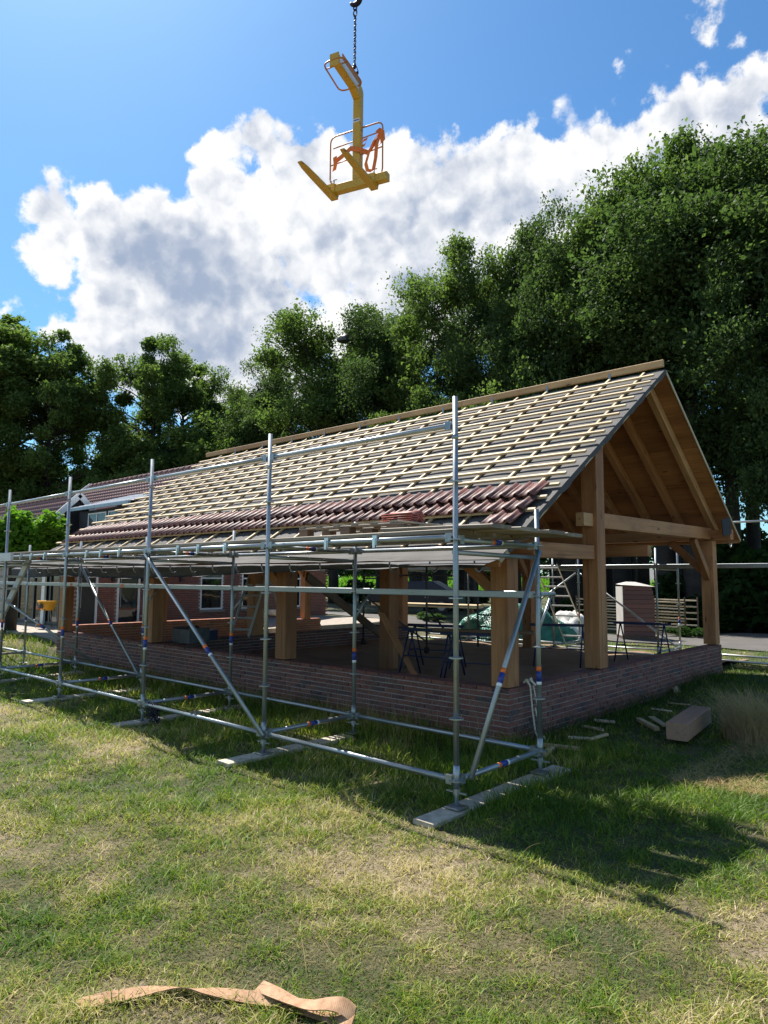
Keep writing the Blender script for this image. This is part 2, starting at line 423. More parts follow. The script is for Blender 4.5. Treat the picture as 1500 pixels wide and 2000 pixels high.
def sand():
    mt, nt, b, o = new_mat('sand'); q = NB(nt)
    n = q.noise(q.pos(), 1.6, 6, .65); f = q.noise(q.pos(), 30, 5, .7)
    q.L.new(q.ramp(q.m('MULTIPLY_ADD', n, .6, q.m('MULTIPLY', f, .4)), [(.3, (.17, .112, .066)), (.7, (.38, .265, .17))]), b.inputs['Base Color'])
    b.inputs['Roughness'].default_value = .95
    q.bump(q.m('ADD', n, f), b, .7, .06)
    MAT['sand'] = mt
sand()
def asphalt():
    mt, nt, b, o = new_mat('asphalt'); q = NB(nt)
    n = q.noise(q.pos(), 1.2, 5, .6); f = q.noise(q.pos(), 120, 3, .7)
    q.L.new(q.ramp(q.m('MULTIPLY_ADD', n, .6, q.m('MULTIPLY', f, .4)), [(.3, (.055, .052, .05)), (.7, (.115, .105, .095))]), b.inputs['Base Color'])
    b.inputs['Roughness'].default_value = .85
    q.bump(f, b, .3, .01)
    MAT['asphalt'] = mt
asphalt()
# ---------------------------------------------------------------- geometry helpers
WM = {}
def link(o, parent=None, M=None):
    COL.objects.link(o)
    M = M or Matrix.Identity(4)
    if parent is not None:
        o.parent = parent
        o.matrix_local = WM[parent.name].inverted() @ M
    else:
        o.matrix_world = M
    WM[o.name] = M
    return o
def thing(name, label, cat, loc=(0, 0, 0), group=None, rotz=0.0):
    o = bpy.data.objects.new(name, None)
    o.empty_display_size = .2
    link(o, None, Matrix.Translation(Vector(loc)) @ Matrix.Rotation(rotz, 4, 'Z'))
    o['label'] = label; o['category'] = cat; o['kind'] = 'thing'
    if group: o['group'] = group
    return o
def tag(o, label, cat, group=None):
    o['label'] = label; o['category'] = cat; o['kind'] = 'thing'
    if group: o['group'] = group
    return o
def dup(root, M, label=None):
    """copy a thing with its parts and sub-parts"""
    def rec(o, par):
        c = o.copy(); COL.objects.link(c)
        if par is not None:
            c.parent = par
        for ch in [k for k in KIDS.get(o.name, [])]:
            rec(ch, c)
        return c
    r = rec(root, None); r.matrix_world = M; WM[r.name] = M
    if label: r['label'] = label
    return r
KIDS = {}
def obj(name, mesh, mat, parent=None, M=None):
    if mat is not None and not mesh.materials:
        mesh.materials.append(MAT[mat])
    o = bpy.data.objects.new(name, mesh)
    link(o, parent, M)
    if parent is not None: KIDS.setdefault(parent.name, []).append(o)
    return o
def mesh_from(verts, faces, smooth=False, name='mesh'):
    me = bpy.data.meshes.new(name)
    me.from_pydata([tuple(v) for v in verts], [], faces)
    if smooth: me.polygons.foreach_set('use_smooth', [True] * len(me.polygons))
    me.update()
    return me
class MB:
    """collects shapes in world coordinates and links them as ONE mesh object"""
    def __init__(s): s.v = []; s.f = []
    def add(s, vs, fs):
        n = len(s.v); s.v += [tuple(x) for x in vs]; s.f += [tuple(i + n for i in f) for f in fs]
    def box(s, lo, hi):
        x0, y0, z0 = lo; x1, y1, z1 = hi
        s.add([(x0, y0, z0), (x1, y0, z0), (x1, y1, z0), (x0, y1, z0), (x0, y0, z1), (x1, y0, z1), (x1, y1, z1), (x0, y1, z1)],
              [(0, 3, 2, 1), (4, 5, 6, 7), (0, 1, 5, 4), (1, 2, 6, 5), (2, 3, 7, 6), (3, 0, 4, 7)])
    def obox(s, M, size):
        a, b, c = (k / 2 for k in size)
        vs = [M @ Vector(p) for p in ((-a, -b, -c), (a, -b, -c), (a, b, -c), (-a, b, -c), (-a, -b, c), (a, -b, c), (a, b, c), (-a, b, c))]
        s.add(vs, [(0, 3, 2, 1), (4, 5, 6, 7), (0, 1, 5, 4), (1, 2, 6, 5), (2, 3, 7, 6), (3, 0, 4, 7)])
    def tube(s, pts, r, n=8, closed=False, cap=True):
        vs, fs = tube_geo(pts, r, n, closed, cap); s.add(vs, fs)
    def build(s, name, mat, parent=None, smooth=False):
        A = np.array(s.v); c = (A.min(0) + A.max(0)) / 2
        if parent is None: c[2] = A[:, 2].min()
        me = mesh_from((A - c).tolist(), s.f, smooth, name)
        return obj(name, me, mat, parent, Matrix.Translation(Vector(c)))
def tube_geo(pts, r, n=8, closed=False, cap=True):
    pts = [Vector(p) for p in pts]; N = len(pts)
    rs = r if isinstance(r, (list, tuple)) else [r] * N
    vs, fs = [], []
    prev = None
    for i, p in enumerate(pts):
        if closed: t = (pts[(i + 1) % N] - pts[i - 1])
        else: t = (pts[min(i + 1, N - 1)] - pts[max(i - 1, 0)])
        t.normalize()
        if prev is None:
            a = Vector((0, 0, 1)) if abs(t.z) < .9 else Vector((1, 0, 0))
            u = t.cross(a).normalized()
        else:
            u = (prev - t * prev.dot(t)).normalized()
        prev = u; w = t.cross(u)
        for k in range(n):
            g = 2 * math.pi * k / n
            vs.append(p + (u * math.cos(g) + w * math.sin(g)) * rs[i])
    for i in range(N if closed else N - 1):
        j = (i + 1) % N
        for k in range(n):
            l = (k + 1) % n
            fs.append((i * n + k, i * n + l, j * n + l, j * n + k))
    if cap and not closed:
        fs.append(tuple(range(n - 1, -1, -1))); fs.append(tuple((N - 1) * n + k for k in range(n)))
    return vs, fs
def axis_m(p0, p1, up=(0, 0, 1)):
    p0, p1 = Vector(p0), Vector(p1); x = (p1 - p0).normalized(); up = Vector(up)
    if abs(x.dot(up)) > .999: up = Vector((0, 1, 0))
    z = (up - x * up.dot(x)).normalized(); y = z.cross(x); c = (p0 + p1) / 2
    return Matrix(((x.x, y.x, z.x, c.x), (x.y, y.y, z.y, c.y), (x.z, y.z, z.z, c.z), (0, 0, 0, 1)))
def beam_mesh(L, w, h, ch=.006):
    """sawn timber along X with eased edges"""
    a, b = w / 2, h / 2; ch = min(ch, a * .4, b * .4)
    prof = [(-a + ch, -b), (a - ch, -b), (a, -b + ch), (a, b - ch), (a - ch, b), (-a + ch, b), (-a, b - ch), (-a, -b + ch)]
    vs = [(-L / 2, y, z) for y, z in prof] + [(L / 2, y, z) for y, z in prof]
    fs = [(k, k + 8, (k + 1) % 8 + 8, (k + 1) % 8) for k in range(8)] + [tuple(range(8)), tuple(range(15, 7, -1))]
    fs = [tuple(reversed(f)) for f in fs]
    return mesh_from(vs, fs, False, 'beam')
def beam(name, p0, p1, w, h, mat, parent, up=(0, 0, 1), ch=.006):
    L = (Vector(p1) - Vector(p0)).length
    return obj(name, beam_mesh(L, w, h, ch), mat, parent, axis_m(p0, p1, up))
def pipe(name, p0, p1, r, mat, parent, n=10):
    L = (Vector(p1) - Vector(p0)).length
    vs, fs = tube_geo([(-L / 2, 0, 0), (L / 2, 0, 0)], r, n)
    me = mesh_from(vs, fs, False, name)
    me.polygons.foreach_set('use_smooth', [len(p.vertices) == 4 for p in me.polygons])
    return obj(name, me, mat, parent, axis_m(p0, p1))
def bent(name, pts, r, mat, parent, n=8, closed=False):
    b = MB(); b.tube(pts, r, n, closed)
    return b.build(name, mat, parent, True)
def fast_mesh(name, V, F, smooth=False):
    """V (n,3) float, F (m,k) int, quads or triangles"""
    me = bpy.data.meshes.new(name)
    V = np.asarray(V, np.float32); F = np.asarray(F, np.int32); k = F.shape[1]
    me.vertices.add(len(V)); me.vertices.foreach_set('co', V.ravel())
    me.loops.add(F.size); me.loops.foreach_set('vertex_index', F.ravel())
    me.polygons.add(len(F)); me.polygons.foreach_set('loop_start', np.arange(0, F.size, k, dtype=np.int32))
    try: me.polygons.foreach_set('loop_total', np.full(len(F), k, np.int32))
    except Exception: pass
    if smooth: me.polygons.foreach_set('use_smooth', np.ones(len(F), bool))
    me.update(calc_edges=True)
    return me
def smooth01(x, a, b):
    t = np.clip((x - a) / (b - a), 0, 1); return t * t * (3 - 2 * t)
def ground_z(x, y):
    x = np.asarray(x, float); y = np.asarray(y, float)
    z = .36 * smooth01(-x, 12.95, 15.0) + .13 * smooth01(y, 4, 12) * (1 - smooth01(-x, 12.95, 15.0))
    z = z + .02 * np.sin(x * 1.7 + .4) * np.sin(y * 1.3) + .012 * np.sin(x * 3.9 + y * 2.1)
    return z - .01
def gz(x, y): return float(ground_z(x, y))

# ---------------------------------------------------------------- ground, road, field
def build_ground():
    xs = np.unique(np.concatenate([np.linspace(-14, 8, 140), np.linspace(-60, -14, 50), np.linspace(8, 40, 20), [-900, -400, -200, -100, 100, 250, 900]]))
    ys = np.unique(np.concatenate([np.linspace(-8, 14, 140), np.linspace(14, 60, 40), np.linspace(-40, -8, 16), [-600, -200, -90, 100, 200, 400, 1200]]))
    X, Y = np.meshgrid(xs, ys, indexing='ij')
    Z = ground_z(X, Y)
    V = np.stack([X, Y, Z], -1).reshape(-1, 3)
    nx, ny = len(xs), len(ys)
    i, j = np.meshgrid(np.arange(nx - 1), np.arange(ny - 1), indexing='ij')
    a = (i * ny + j).ravel()
    F = np.stack([a, a + ny, a + ny + 1, a + 1], 1)
    o = obj('ground', fast_mesh('ground', V, F, True), 'turf'); o['kind'] = 'structure'
build_ground()
def sheet(name, poly, z, mat, nsub=1):
    """a flat strip following the ground: poly = list of (left, right) point pairs"""
    V = []; F = []
    for (a, b) in poly:
        for t in np.linspace(0, 1, 7):
            x = a[0] + (b[0] - a[0]) * t; y = a[1] + (b[1] - a[1]) * t
            V.append((x, y, gz(x, y) + z))
    for i in range(len(poly) - 1):
        for k in range(6):
            F.append((i * 7 + k, i * 7 + k + 1, (i + 1) * 7 + k + 1, (i + 1) * 7 + k))
    me = mesh_from(V, F, True, name)
    o = obj(name, me, mat); o['kind'] = 'structure'
    if o.data.polygons[0].normal.z < 0: me.flip_normals()
    return o
road_pts = []
for x in np.linspace(14, -40, 60):
    w = 2.0 + 5.2 * float(smooth01(x, -6.5, -2.0))
    y0 = 14.9 + .05 * (-x)
    road_pts.append(((x, y0), (x, y0 + w)))
sheet('road', road_pts, .03, 'asphalt')
# the sand floor of the building, spilling out at the open back
def build_floor():
    xs = np.linspace(-8.85, -1.0, 60); ys = np.linspace(2.42, 12.6, 70)
    X, Y = np.meshgrid(xs, ys, indexing='ij')
    Z = .30 + .03 * np.sin(X * 2.3) * np.sin(Y * 1.9 + 1) + .02 * np.sin(X * 5 + Y * 4)
    Z = Z - .17 * smooth01(Y, 9.8, 12.2)
    V = np.stack([X, Y, Z], -1).reshape(-1, 3); ny = len(ys)
    i, j = np.meshgrid(np.arange(len(xs) - 1), np.arange(ny - 1), indexing='ij'); a = (i * ny + j).ravel()
    o = obj('sand_floor', fast_mesh('sand_floor', V, np.stack([a, a + ny, a + ny + 1, a + 1], 1), True), 'sand'); o['kind'] = 'structure'
build_floor()
def build_terrace():
    b = MB(); b.box((-18.0, 2.75, .1), (-13.35, 15.2, .385)); b.box((-24, 2.6, .1), (-18.0, 4.6, .385))
    o = b.build('terrace', 'concrete'); o['kind'] = 'structure'
build_terrace()

# ---------------------------------------------------------------- bricks
def brick_wall(name, label, origin, d, n_out, length, z0, z1, mat, mortar, bl=.215, bh=.052, bd=.10, jt=.012, thick=.22, near_first=True, both=False, skip=None, cat='wall'):
    """a low wall of laid bricks: the 300 that show largest are parts, the rest one joined part"""
    origin = Vector(origin); d = Vector(d); n = Vector(n_out)
    t = thing(name, label, cat, origin)
    b = MB()
    c0 = origin - n * .012 + d * .016; c1 = origin + d * (length - .016) - n * (thick - .004)
    lo = Vector((min(c0.x, c1.x), min(c0.y, c1.y), z0 - .1)); hi = Vector((max(c0.x, c1.x), max(c0.y, c1.y), z1 - .045))
    b.box(lo, hi); b.build('mortar_core', mortar, t)
    nc = int(round((z1 - z0) / (bh + jt))); pitch = (z1 - z0) / nc
    items = []
    faces = [(n, origin)] + ([(-n, origin - n * thick)] if both else [])
    for fi, (fn, fo) in enumerate(faces):
        for c in range(nc):
            off = 0 if c % 2 == 0 else -(bl + jt) / 2
            k = 0
            while True:
                s0 = off + k * (bl + jt); s1 = s0 + bl; k += 1
                if s0 >= length: break
                s0c, s1c = max(s0, 0), min(s1, length)
                if s1c - s0c < .04: continue
                dep = thick if (c == nc - 1 and fi == 0) else bd
                items.append((fo + d * ((s0c + s1c) / 2) - fn * (dep / 2), s1c - s0c, z0 + (c + .5) * pitch, fn, dep))
    items.sort(key=lambda it: (Vector((it[0].x, it[0].y, it[2])) - CAM_P).length)
    base = mesh_from([(sx * .5, sy * .5, sz * .5) for sx in (-1, 1) for sy in (-1, 1) for sz in (-1, 1)],
                     [(0, 1, 3, 2), (4, 6, 7, 5), (0, 4, 5, 1), (2, 3, 7, 6), (0, 2, 6, 4), (1, 5, 7, 3)], False, 'brick')
    base.materials.append(MAT[mat])
    rest = MB()
    ang = math.atan2(d.y, d.x)
    for i, (c, L, z, fn, dep) in enumerate(items):
        M = Matrix.Translation(Vector((c.x, c.y, z)) + fn * RNG.uniform(-.006, .006)) @ Matrix.Rotation(ang + RNG.uniform(-.008, .008), 4, 'Z')
        M = M @ Matrix.Diagonal((L * RNG.uniform(.985, 1.0), dep, (pitch - jt) * RNG.uniform(.94, 1.04), 1))
        if i < 298: obj('brick', base, None, t, M)
        else:
            rest.obox(M, (1, 1, 1))
    if rest.v:
        o = rest.build('brick_courses', mat, t); o['kind'] = 'stuff'
    return t

WZ = .655                                        # top of the low brick walls
XG, YF = -.86, 2.20                              # outer faces of the gable wall and the front wall
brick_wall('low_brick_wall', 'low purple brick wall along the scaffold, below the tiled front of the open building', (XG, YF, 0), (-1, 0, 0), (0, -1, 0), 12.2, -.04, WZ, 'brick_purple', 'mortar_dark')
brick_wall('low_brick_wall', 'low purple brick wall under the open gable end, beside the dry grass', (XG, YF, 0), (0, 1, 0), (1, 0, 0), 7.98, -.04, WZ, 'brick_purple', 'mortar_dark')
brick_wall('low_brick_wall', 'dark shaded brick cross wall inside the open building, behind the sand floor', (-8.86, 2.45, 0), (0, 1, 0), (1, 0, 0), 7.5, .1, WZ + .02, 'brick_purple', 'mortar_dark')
brick_wall('low_brick_wall', 'low orange red brick wall with pale joints at the far end of the open building', (-12.80, 2.45, 0), (0, 1, 0), (1, 0, 0), 5.6, .1, WZ + .14, 'brick_red', 'mortar')
brick_wall('low_brick_wall', 'short orange red brick wall behind the orange back post, far end of the building', (-12.80, 8.7, 0), (0, 1, 0), (1, 0, 0), 1.6, .1, WZ + .02, 'brick_red', 'mortar')

# ---------------------------------------------------------------- the open timber building
FR_X = (-.98, -4.98, -8.95, -12.93)
SF = (5.40 - 2.119) / (6.661 - 1.518); AF = math.atan(SF)
RY, RZ = 6.661, 5.40
SB = (5.40 - 2.753) / (10.585 - 6.661); AB = math.atan(SB)
XO, XL = -.55, -13.60
ES = Vector((1, 0, 0)); DF = Vector((0, math.cos(AF), math.sin(AF))); NF = Vector((0, -math.sin(AF), math.cos(AF)))
DB = Vector((0, -math.cos(AB), math.sin(AB))); NBk = Vector((0, math.sin(AB), math.cos(AB)))
EF = Vector((0, 1.518, 2.119)); EB = Vector((0, 10.585, 2.753))
LF = (RY - 1.518) / math.cos(AF); LB = (10.585 - RY) / math.cos(AB)
barn = thing('timber_building', 'open timber framed building with a half tiled roof of pale battens on grey membrane', 'building', (-7, 6, 0))
def build_barn():
    t = barn
    for i, x in enumerate(FR_X):
        pm = 'larch' if i else 'larch_pale'
        f = 2.32
        beam('post', (x, f, WZ + .01), (x, f, 2.20), .24, .235, 'larch', t, (0, 1, 0))
        base = WZ + .01 if i in (0, 2, 3) else .29
        top_c = 2.119 + SF * (4.75 - 1.518) - .20
        beam('post', (x, 4.75, base), (x, 4.75, top_c), .24, .26, 'larch', t, (0, 1, 0))
        yb = 9.95 if i < 1 else 9.75
        beam('post', (x, yb, (WZ + .01) if i != 1 else .2), (x, yb, 2.72), .24, .24, 'larch', t, (0, 1, 0))
        # ties
        beam('low_tie', (x, 2.36, 2.285), (x, 4.60, 2.31), .16, .20, 'larch', t)
        beam('upper_tie', (x, 4.66, 2.785), (x, 10.12, 2.86), .18, .225, 'larch', t)
        beam('tenon', (x, 4.32, 2.775), (x, 4.64, 2.78), .12, .19, 'larch_pale', t)
        # knee braces
        beam('knee_brace', (x, 9.05, 2.72), (x, yb - .08, 1.98), .10, .15, 'larch', t)
        if i < 3:
            beam('knee_brace', (x - .08, 2.34, 1.72), (x - .72, 2.34, 2.24), .10, .14, 'larch', t)
            beam('knee_brace', (x - .1, yb, 2.1), (x - .75, yb, 2.72), .10, .14, 'larch', t)
    beam('wall_plate', (XO + .03, 2.32, 2.275), (XL + .2, 2.32, 2.275), .20, .16, 'larch', t)
    beam('wall_plate', (XO + .03, 9.93, 2.83), (XL + .2, 9.93, 2.83), .20, .20, 'larch', t)
    beam('purlin', (XG, 4.78, 3.86), (XL + .2, 4.78, 3.86), .16, .20, 'larch', t)
    beam('purlin', (XG + .0, 6.55, 2.40), (XL + .2, 6.55, 2.40), .16, .18, 'larch', t)
    # rafters under both slopes, 0.61 m apart
    k = 0; x = -.89
    while x > XL + .1:
        for (E, D, N, Ln) in ((EF, DF, NF, LF), (EB, DB, NBk, LB)):
            p0 = E + D * .30 - N * .115; p1 = E + D * (Ln - .02) - N * .115
            beam('rafter', (x, p0.y, p0.z), (x, p1.y, p1.z), .11, .17, 'larch' if k else 'larch_pale', t, N)
        x -= .61; k += 1
    # boarded roof deck and its soffit: sheets of ply seen from below
    for (E, D, N, Ln, nm) in ((EF, DF, NF, LF, 'f'), (EB, DB, NBk, LB, 'b')):
        nx = 6; ww = (XO - XL) / nx
        for a in range(nx):
            for bq in range(5):
                x0 = XO - a * ww; x1 = XO - (a + 1) * ww + .004
                s0 = Ln * bq / 5; s1 = Ln * (bq + 1) / 5 - .004
                p0 = E + D * s0 - N * .012; p1 = E + D * s1 - N * .012
                c = (p0 + p1) / 2
                M = axis_m((x0, c.y, c.z), (x1, c.y, c.z), N)
                obj('roof_board', beam_mesh(abs(x0 - x1), s1 - s0, .022, .002), 'ply', t, M)
    # verge strips
    for x in (XO + .012,):
        for (E, D, N, Ln) in ((EF, DF, NF, LF), (EB, DB, NBk, LB)):
            p0 = E + D * .0 - N * .02; p1 = E + D * Ln - N * .02
            beam('verge_strip', (x, p0.y, p0.z), (x, p1.y, p1.z), .02, .05, 'batten_grey', t, N)
    # eave facia / tilting fillet of the back with a strip of light wood
    beam('fascia', (XO, EB.y - .03, EB.z - .035), (XL, EB.y - .03, EB.z - .035), .03, .06, 'larch_pale', t)
    beam('fascia', (XO, EF.y + .03, EF.z - .035), (XL, EF.y + .03, EF.z - .035), .03, .07, 'larch', t)
    # roof membrane, slightly slack between the counter battens
    for (E, D, N, Ln) in ((EF, DF, NF, LF), (EB, DB, NBk, LB)):
        nu, nv = 220, 60
        u = np.linspace(0, 1, nu); v = np.linspace(0, 1, nv)
        U, V = np.meshgrid(u, v, indexing='ij')
        X = XO + .015 - U * (XO - XL + .03); Sd = V * Ln
        ph = ((-.89 - X) / .61)
        sag = .010 * np.abs(np.sin(ph * math.pi)) * (.5 + .5 * np.sin(Sd * 9 + np.sin(X * 1.7) * 2)) + .005 * np.sin(Sd * 23 + X * .8)
        H = .012 + sag
        P = np.stack([X, E.y + D.y * Sd + N.y * H, E.z + D.z * Sd + N.z * H], -1).reshape(-1, 3)
        i, j = np.meshgrid(np.arange(nu - 1), np.arange(nv - 1), indexing='ij'); a = (i * nv + j).ravel()
        F = np.stack([a, a + 1, a + nv + 1, a + nv], 1)
        c = P.mean(0)
        me = fast_mesh('underlay', P - c, F, True)
        obj('underlay', me, 'underlay', t, Matrix.Translation(Vector(c)))
    # membrane turned over the verge, ragged
    b = MB(); ss = np.linspace(.2, LF - .05, 40)
    pts0 = []; 
    for q, sv in enumerate(ss):
        w = .028 + .014 * math.sin(q * 1.9) + .012 * math.sin(q * .7)
        p = EF + DF * sv
        a0 = (XO + .02, p.y + NF.y * .03, p.z + NF.z * .03); a1 = (XO + .032, p.y - NF.y * w, p.z - NF.z * w)
        pts0 += [a0, a1, (a0[0] + .006, a0[1], a0[2]), (a1[0] + .006, a1[1], a1[2])]
    fs = []
    for q in range(len(ss) - 1):
        k4 = q * 4
        fs += [(k4, k4 + 1, k4 + 5, k4 + 4), (k4 + 2, k4 + 6, k4 + 7, k4 + 3), (k4 + 1, k4 + 3, k4 + 7, k4 + 5)]
    b.add(pts0, fs); b.build('verge_membrane', 'underlay', t)
    # membrane corner hanging at the back eave
    b = MB()
    q0 = on_x(1408, 1015, XO + .03); q1 = on_x(1425, 1010, XO + .03); q2 = on_x(1428, 1042, XO + .03); q3 = on_x(1412, 1048, XO + .03)
    vs = [q0, q1, q2, q3]; vs2 = [v + Vector((.012, 0, 0)) for v in vs]
    b.add(vs + vs2, [(0, 1, 2, 3), (7, 6, 5, 4), (0, 4, 5, 1), (1, 5, 6, 2), (2, 6, 7, 3), (3, 7, 4, 0)])
    b.build('membrane_corner', 'rubber', t)
    # counter battens every 0.61 m and battens every 0.335 m
    x = -.89
    while x > XL:
        for (E, D, N, Ln) in ((EF, DF, NF, LF), (EB, DB, NBk, LB)):
            cut = RNG.uniform(2.2, 3.8)
            for s0, s1 in ((.30, cut), (cut + .01, Ln - .04)):
                p0 = E + D * s0 + N * .035; p1 = E + D * s1 + N * .035
                dx = RNG.uniform(-.012, .012)
                beam('counter_batten', (x + dx, p0.y, p0.z), (x + dx, p1.y, p1.z), .042, .028, 'batten', t, N, .002)
        x -= .61
    rows = [.37] + [1.04 + .335 * k for k in range(15)]
    for (E, D, N, Ln) in ((EF, DF, NF, LF), (EB, DB, NBk, LB)):
        for r, sv in enumerate(rows):
            if sv > Ln - .05: break
            xa = XO + RNG.uniform(-.07, .0) if sv > 1.7 else XO - .02
            first = True
            while xa > XL + .3:
                ln = RNG.choice((3.6, 4.2, 3.9)) * (RNG.uniform(.5, 1) if first else 1); first = False
                xb = max(xa - ln, XL - RNG.uniform(-.05, .25) - (.0))
                p = E + D * (sv + RNG.uniform(-.006, .006)) + N * .066
                q = E + D * (sv + RNG.uniform(-.006, .006)) + N * .066
                beam('batten', (xa, p.y, p.z), (xb, q.y, q.z), .050, .032, 'batten', t, N, .002)
                xa = xb - .006
    # ridge board on its brackets
    x = XO - .02
    while x > XL - .3:
        xb = max(x - 4.1, XL - .35)
        beam('ridge_board', (x, RY, RZ + .13), (xb, RY, RZ + .13), .05, .12, 'ridge_wood', t)
        x = xb - .008
    for x in np.arange(-1.5, -13.5, -1.22):
        b = MB(); b.box((x - .02, RY - .032, RZ + .0), (x + .02, RY - .027, RZ + .13)); b.build('ridge_bracket', 'zinc', t)
build_barn()
# clay tiles: two full courses and the start of a third, each tile a part
def tile_mesh():
    w, L, th = .226, .415, .012
    xs = [0, .010, .022, .065, .108, .120, .133, .152, .172, .186, .200, .226]
    zs = [.012, .012, .002, .0, .002, .016, .034, .044, .036, .018, .004, .003]
    vs, fs = [], []
    n = len(xs)
    for (y, lift) in ((0, 0), (L * .5, 0), (L, 0)):
        for x, z in zip(xs, zs): vs.append((x, y, z + th + lift))
        for x, z in zip(xs, zs): vs.append((x, y, z + lift))
    for r in range(2):
        o = r * 2 * n; o2 = (r + 1) * 2 * n
        for k in range(n - 1):
            fs.append((o + k, o + k + 1, o2 + k + 1, o2 + k))
            fs.append((o + n + k, o2 + n + k, o2 + n + k + 1, o + n + k + 1))
        fs.append((o, o2, o2 + n, o + n)); fs.append((o + n - 1, o + 2 * n - 1, o2 + 2 * n - 1, o2 + n - 1))
    for o, flip in ((0, False), (4 * n, True)):
        for k in range(n - 1):
            f = (o + k, o + n + k, o + n + k + 1, o + k + 1); fs.append(f[::-1] if flip else f)
    me = mesh_from(vs, fs, True, 'roof_tile')
    me.polygons.foreach_set('use_smooth', [p.normal.y > -.9 for p in me.polygons])
    me.materials.append(MAT['roof_tile'])
    return me
TILE = tile_mesh()
def lay_tiles():
    tilt = math.atan2(.030, .335)
    def put(xr, sv, yaw=0.0, lift=0.0):
        p = EF + DF * sv + NF * (.082 + lift)
        D2 = (DF * math.cos(tilt) - NF * math.sin(tilt)); N2 = (NF * math.cos(tilt) + DF * math.sin(tilt))
        M = Matrix(((1, D2.x, N2.x, xr), (0, D2.y, N2.y, p.y), (0, D2.z, N2.z, p.z), (0, 0, 0, 1)))
        M = M @ Matrix.Rotation(yaw, 4, 'Z')
        obj('roof_tile', TILE, None, barn, M)
    pitch = .2
    for r, sv in enumerate((.985, 1.32)):
        for k in range(64):
            x = -.70 - .235 + .02 - k * pitch
            if x < XL + .1: break
            put(x + RNG.uniform(-.004, .004), sv + RNG.uniform(-.006, .006), RNG.uniform(-.012, .012), .012 + RNG.uniform(0, .006) + (.020 if r else 0))
    for k in range(2):
        put(-.70 - .235 + .02 - k * pitch, .655, 0, .012)
lay_tiles()
# gutter hooks at both eaves
for x in np.arange(-.75, -13.5, -.61):
    for (y, z, sg, mt) in ((EF.y + .0, EF.z - .02, -1, 'zinc'), (EB.y, EB.z - .03, 1, 'zinc')):
        pts = [(x, y - sg * .10, z + .0), (x, y, z - .01)] + [(x, y + sg * (.075 - .075 * math.cos(a)), z - .01 - .085 * math.sin(a) - .01) for a in np.linspace(.3, 2.9, 7)] + [(x, y + sg * .152, z + .01)]
        b = MB(); b.tube(pts, .011, 6); b.build('gutter_hook', mt, barn, True)
# the spare membrane that hangs over the gutter hooks along the front
def build_flap():
    nu, nv = 320, 16
    u = np.linspace(0, 1, nu); v = np.linspace(0, 1, nv)
    U, V = np.meshgrid(u, v, indexing='ij')
    X = XO - .02 - U * (XO - XL + .35)
    right = smooth01(X, -2.2, -1.3)
    far = 1 - smooth01(X, -6.5, -3.5)
    # profile: over the fillet, then hanging, then caught by the gutter hooks and turned out
    hang = (.05 + .12 * far + .02 * np.sin(X * 1.3)) * (1 - .75 * right)
    out = .10 + .02 * np.sin(X * 2.1) + .20 * right
    a = np.clip(V / .35, 0, 1); b_ = np.clip((V - .35) / .4, 0, 1); c_ = np.clip((V - .75) / .25, 0, 1)
    Y = EF.y + .04 - a * out - c_ * (.045 + .02 * np.sin(X * 5)) * (1 - right) + b_ * .02
    Zs = EF.z + .01 - a * (.035 + .03 * right) - b_ * hang - c_ * .012
    fold = np.sin(X * 4.1 + 2.5 * np.sin(X * .9) + V * 3) * .5 + np.sin(X * 9.7 - V * 6) * .3
    Zs = Zs + fold * .014 * V; Y = Y + fold * .022 * b_
    P = np.stack([X, Y, Zs], -1).reshape(-1, 3)
    Q = P.copy(); Q[:, 2] -= .004
    i, j = np.meshgrid(np.arange(nu - 1), np.arange(nv - 1), indexing='ij'); a = (i * nv + j).ravel()
    F = np.concatenate([np.stack([a, a + 1, a + nv + 1, a + nv], 1), np.stack([a, a + nv, a + nv + 1, a + 1], 1) + nu * nv])
    VV = np.concatenate([P, Q]); c = VV.mean(0)
    obj('eave_membrane', fast_mesh('eave_membrane', VV - c, F, True), 'flap', barn, Matrix.Translation(Vector(c)))
build_flap()
# ---------------------------------------------------------------- scaffolds
BAY, SWID, TR = 2.554, 1.379, .0242
def standard(t, x, y, z0, z1, zs, bands=None, jack=None, mat='galvanised'):
    """an upright with its rosettes, jack and colour bands"""
    s = pipe('standard', (x, y, z0), (x, y, z1), TR, mat, t)
    for z in zs:
        b = MB(); b.tube([(x, y, z - .005), (x, y, z + .005)], .062, 14)
        b.build('rosette', mat, s)
    if z1 > 3.3:
        b = MB(); b.tube([(x, y, 3.12), (x, y, 3.16)], TR + .004, 10); b.build('spigot', mat, s, True)
    if bands is not None: band(s, Vector((x, y, bands)), Vector((0, 0, -1)))
    if jack is not None:
        g = jack
        j = pipe('jack', (x, y, g), (x, y, z0 + .02), .018, mat, t)
        b = MB(); b.box((x - .075, y - .075, g), (x + .075, y + .075, g + .008)); b.build('base_plate', mat, j)
        b = MB(); b.tube([(x, y, z0 - .05), (x, y, z0 - .005)], .03, 8); b.box((x - .10, y - .009, z0 - .04), (x + .10, y + .009, z0 - .028)); b.build('wing_nut', mat, j)
        b = MB(); b.tube([(x, y, z0), (x, y, z0 + .18)], .029, 10); b.build('base_collar', mat, s, True)
    return s
def band(parent, p, d, r=TR):
    """orange, blue and white marking bands round a tube, orange first along d"""
    q = p.copy()
    for nm, mt, L in (('orange_band', 'label_orange', .045), ('blue_band', 'label_blue', .10), ('white_band', 'label_white', .03)):
        b = MB(); b.tube([q, q + d * L], r + .0012, 10); b.build(nm, mt, parent, True)
        q = q + d * (L + .001)
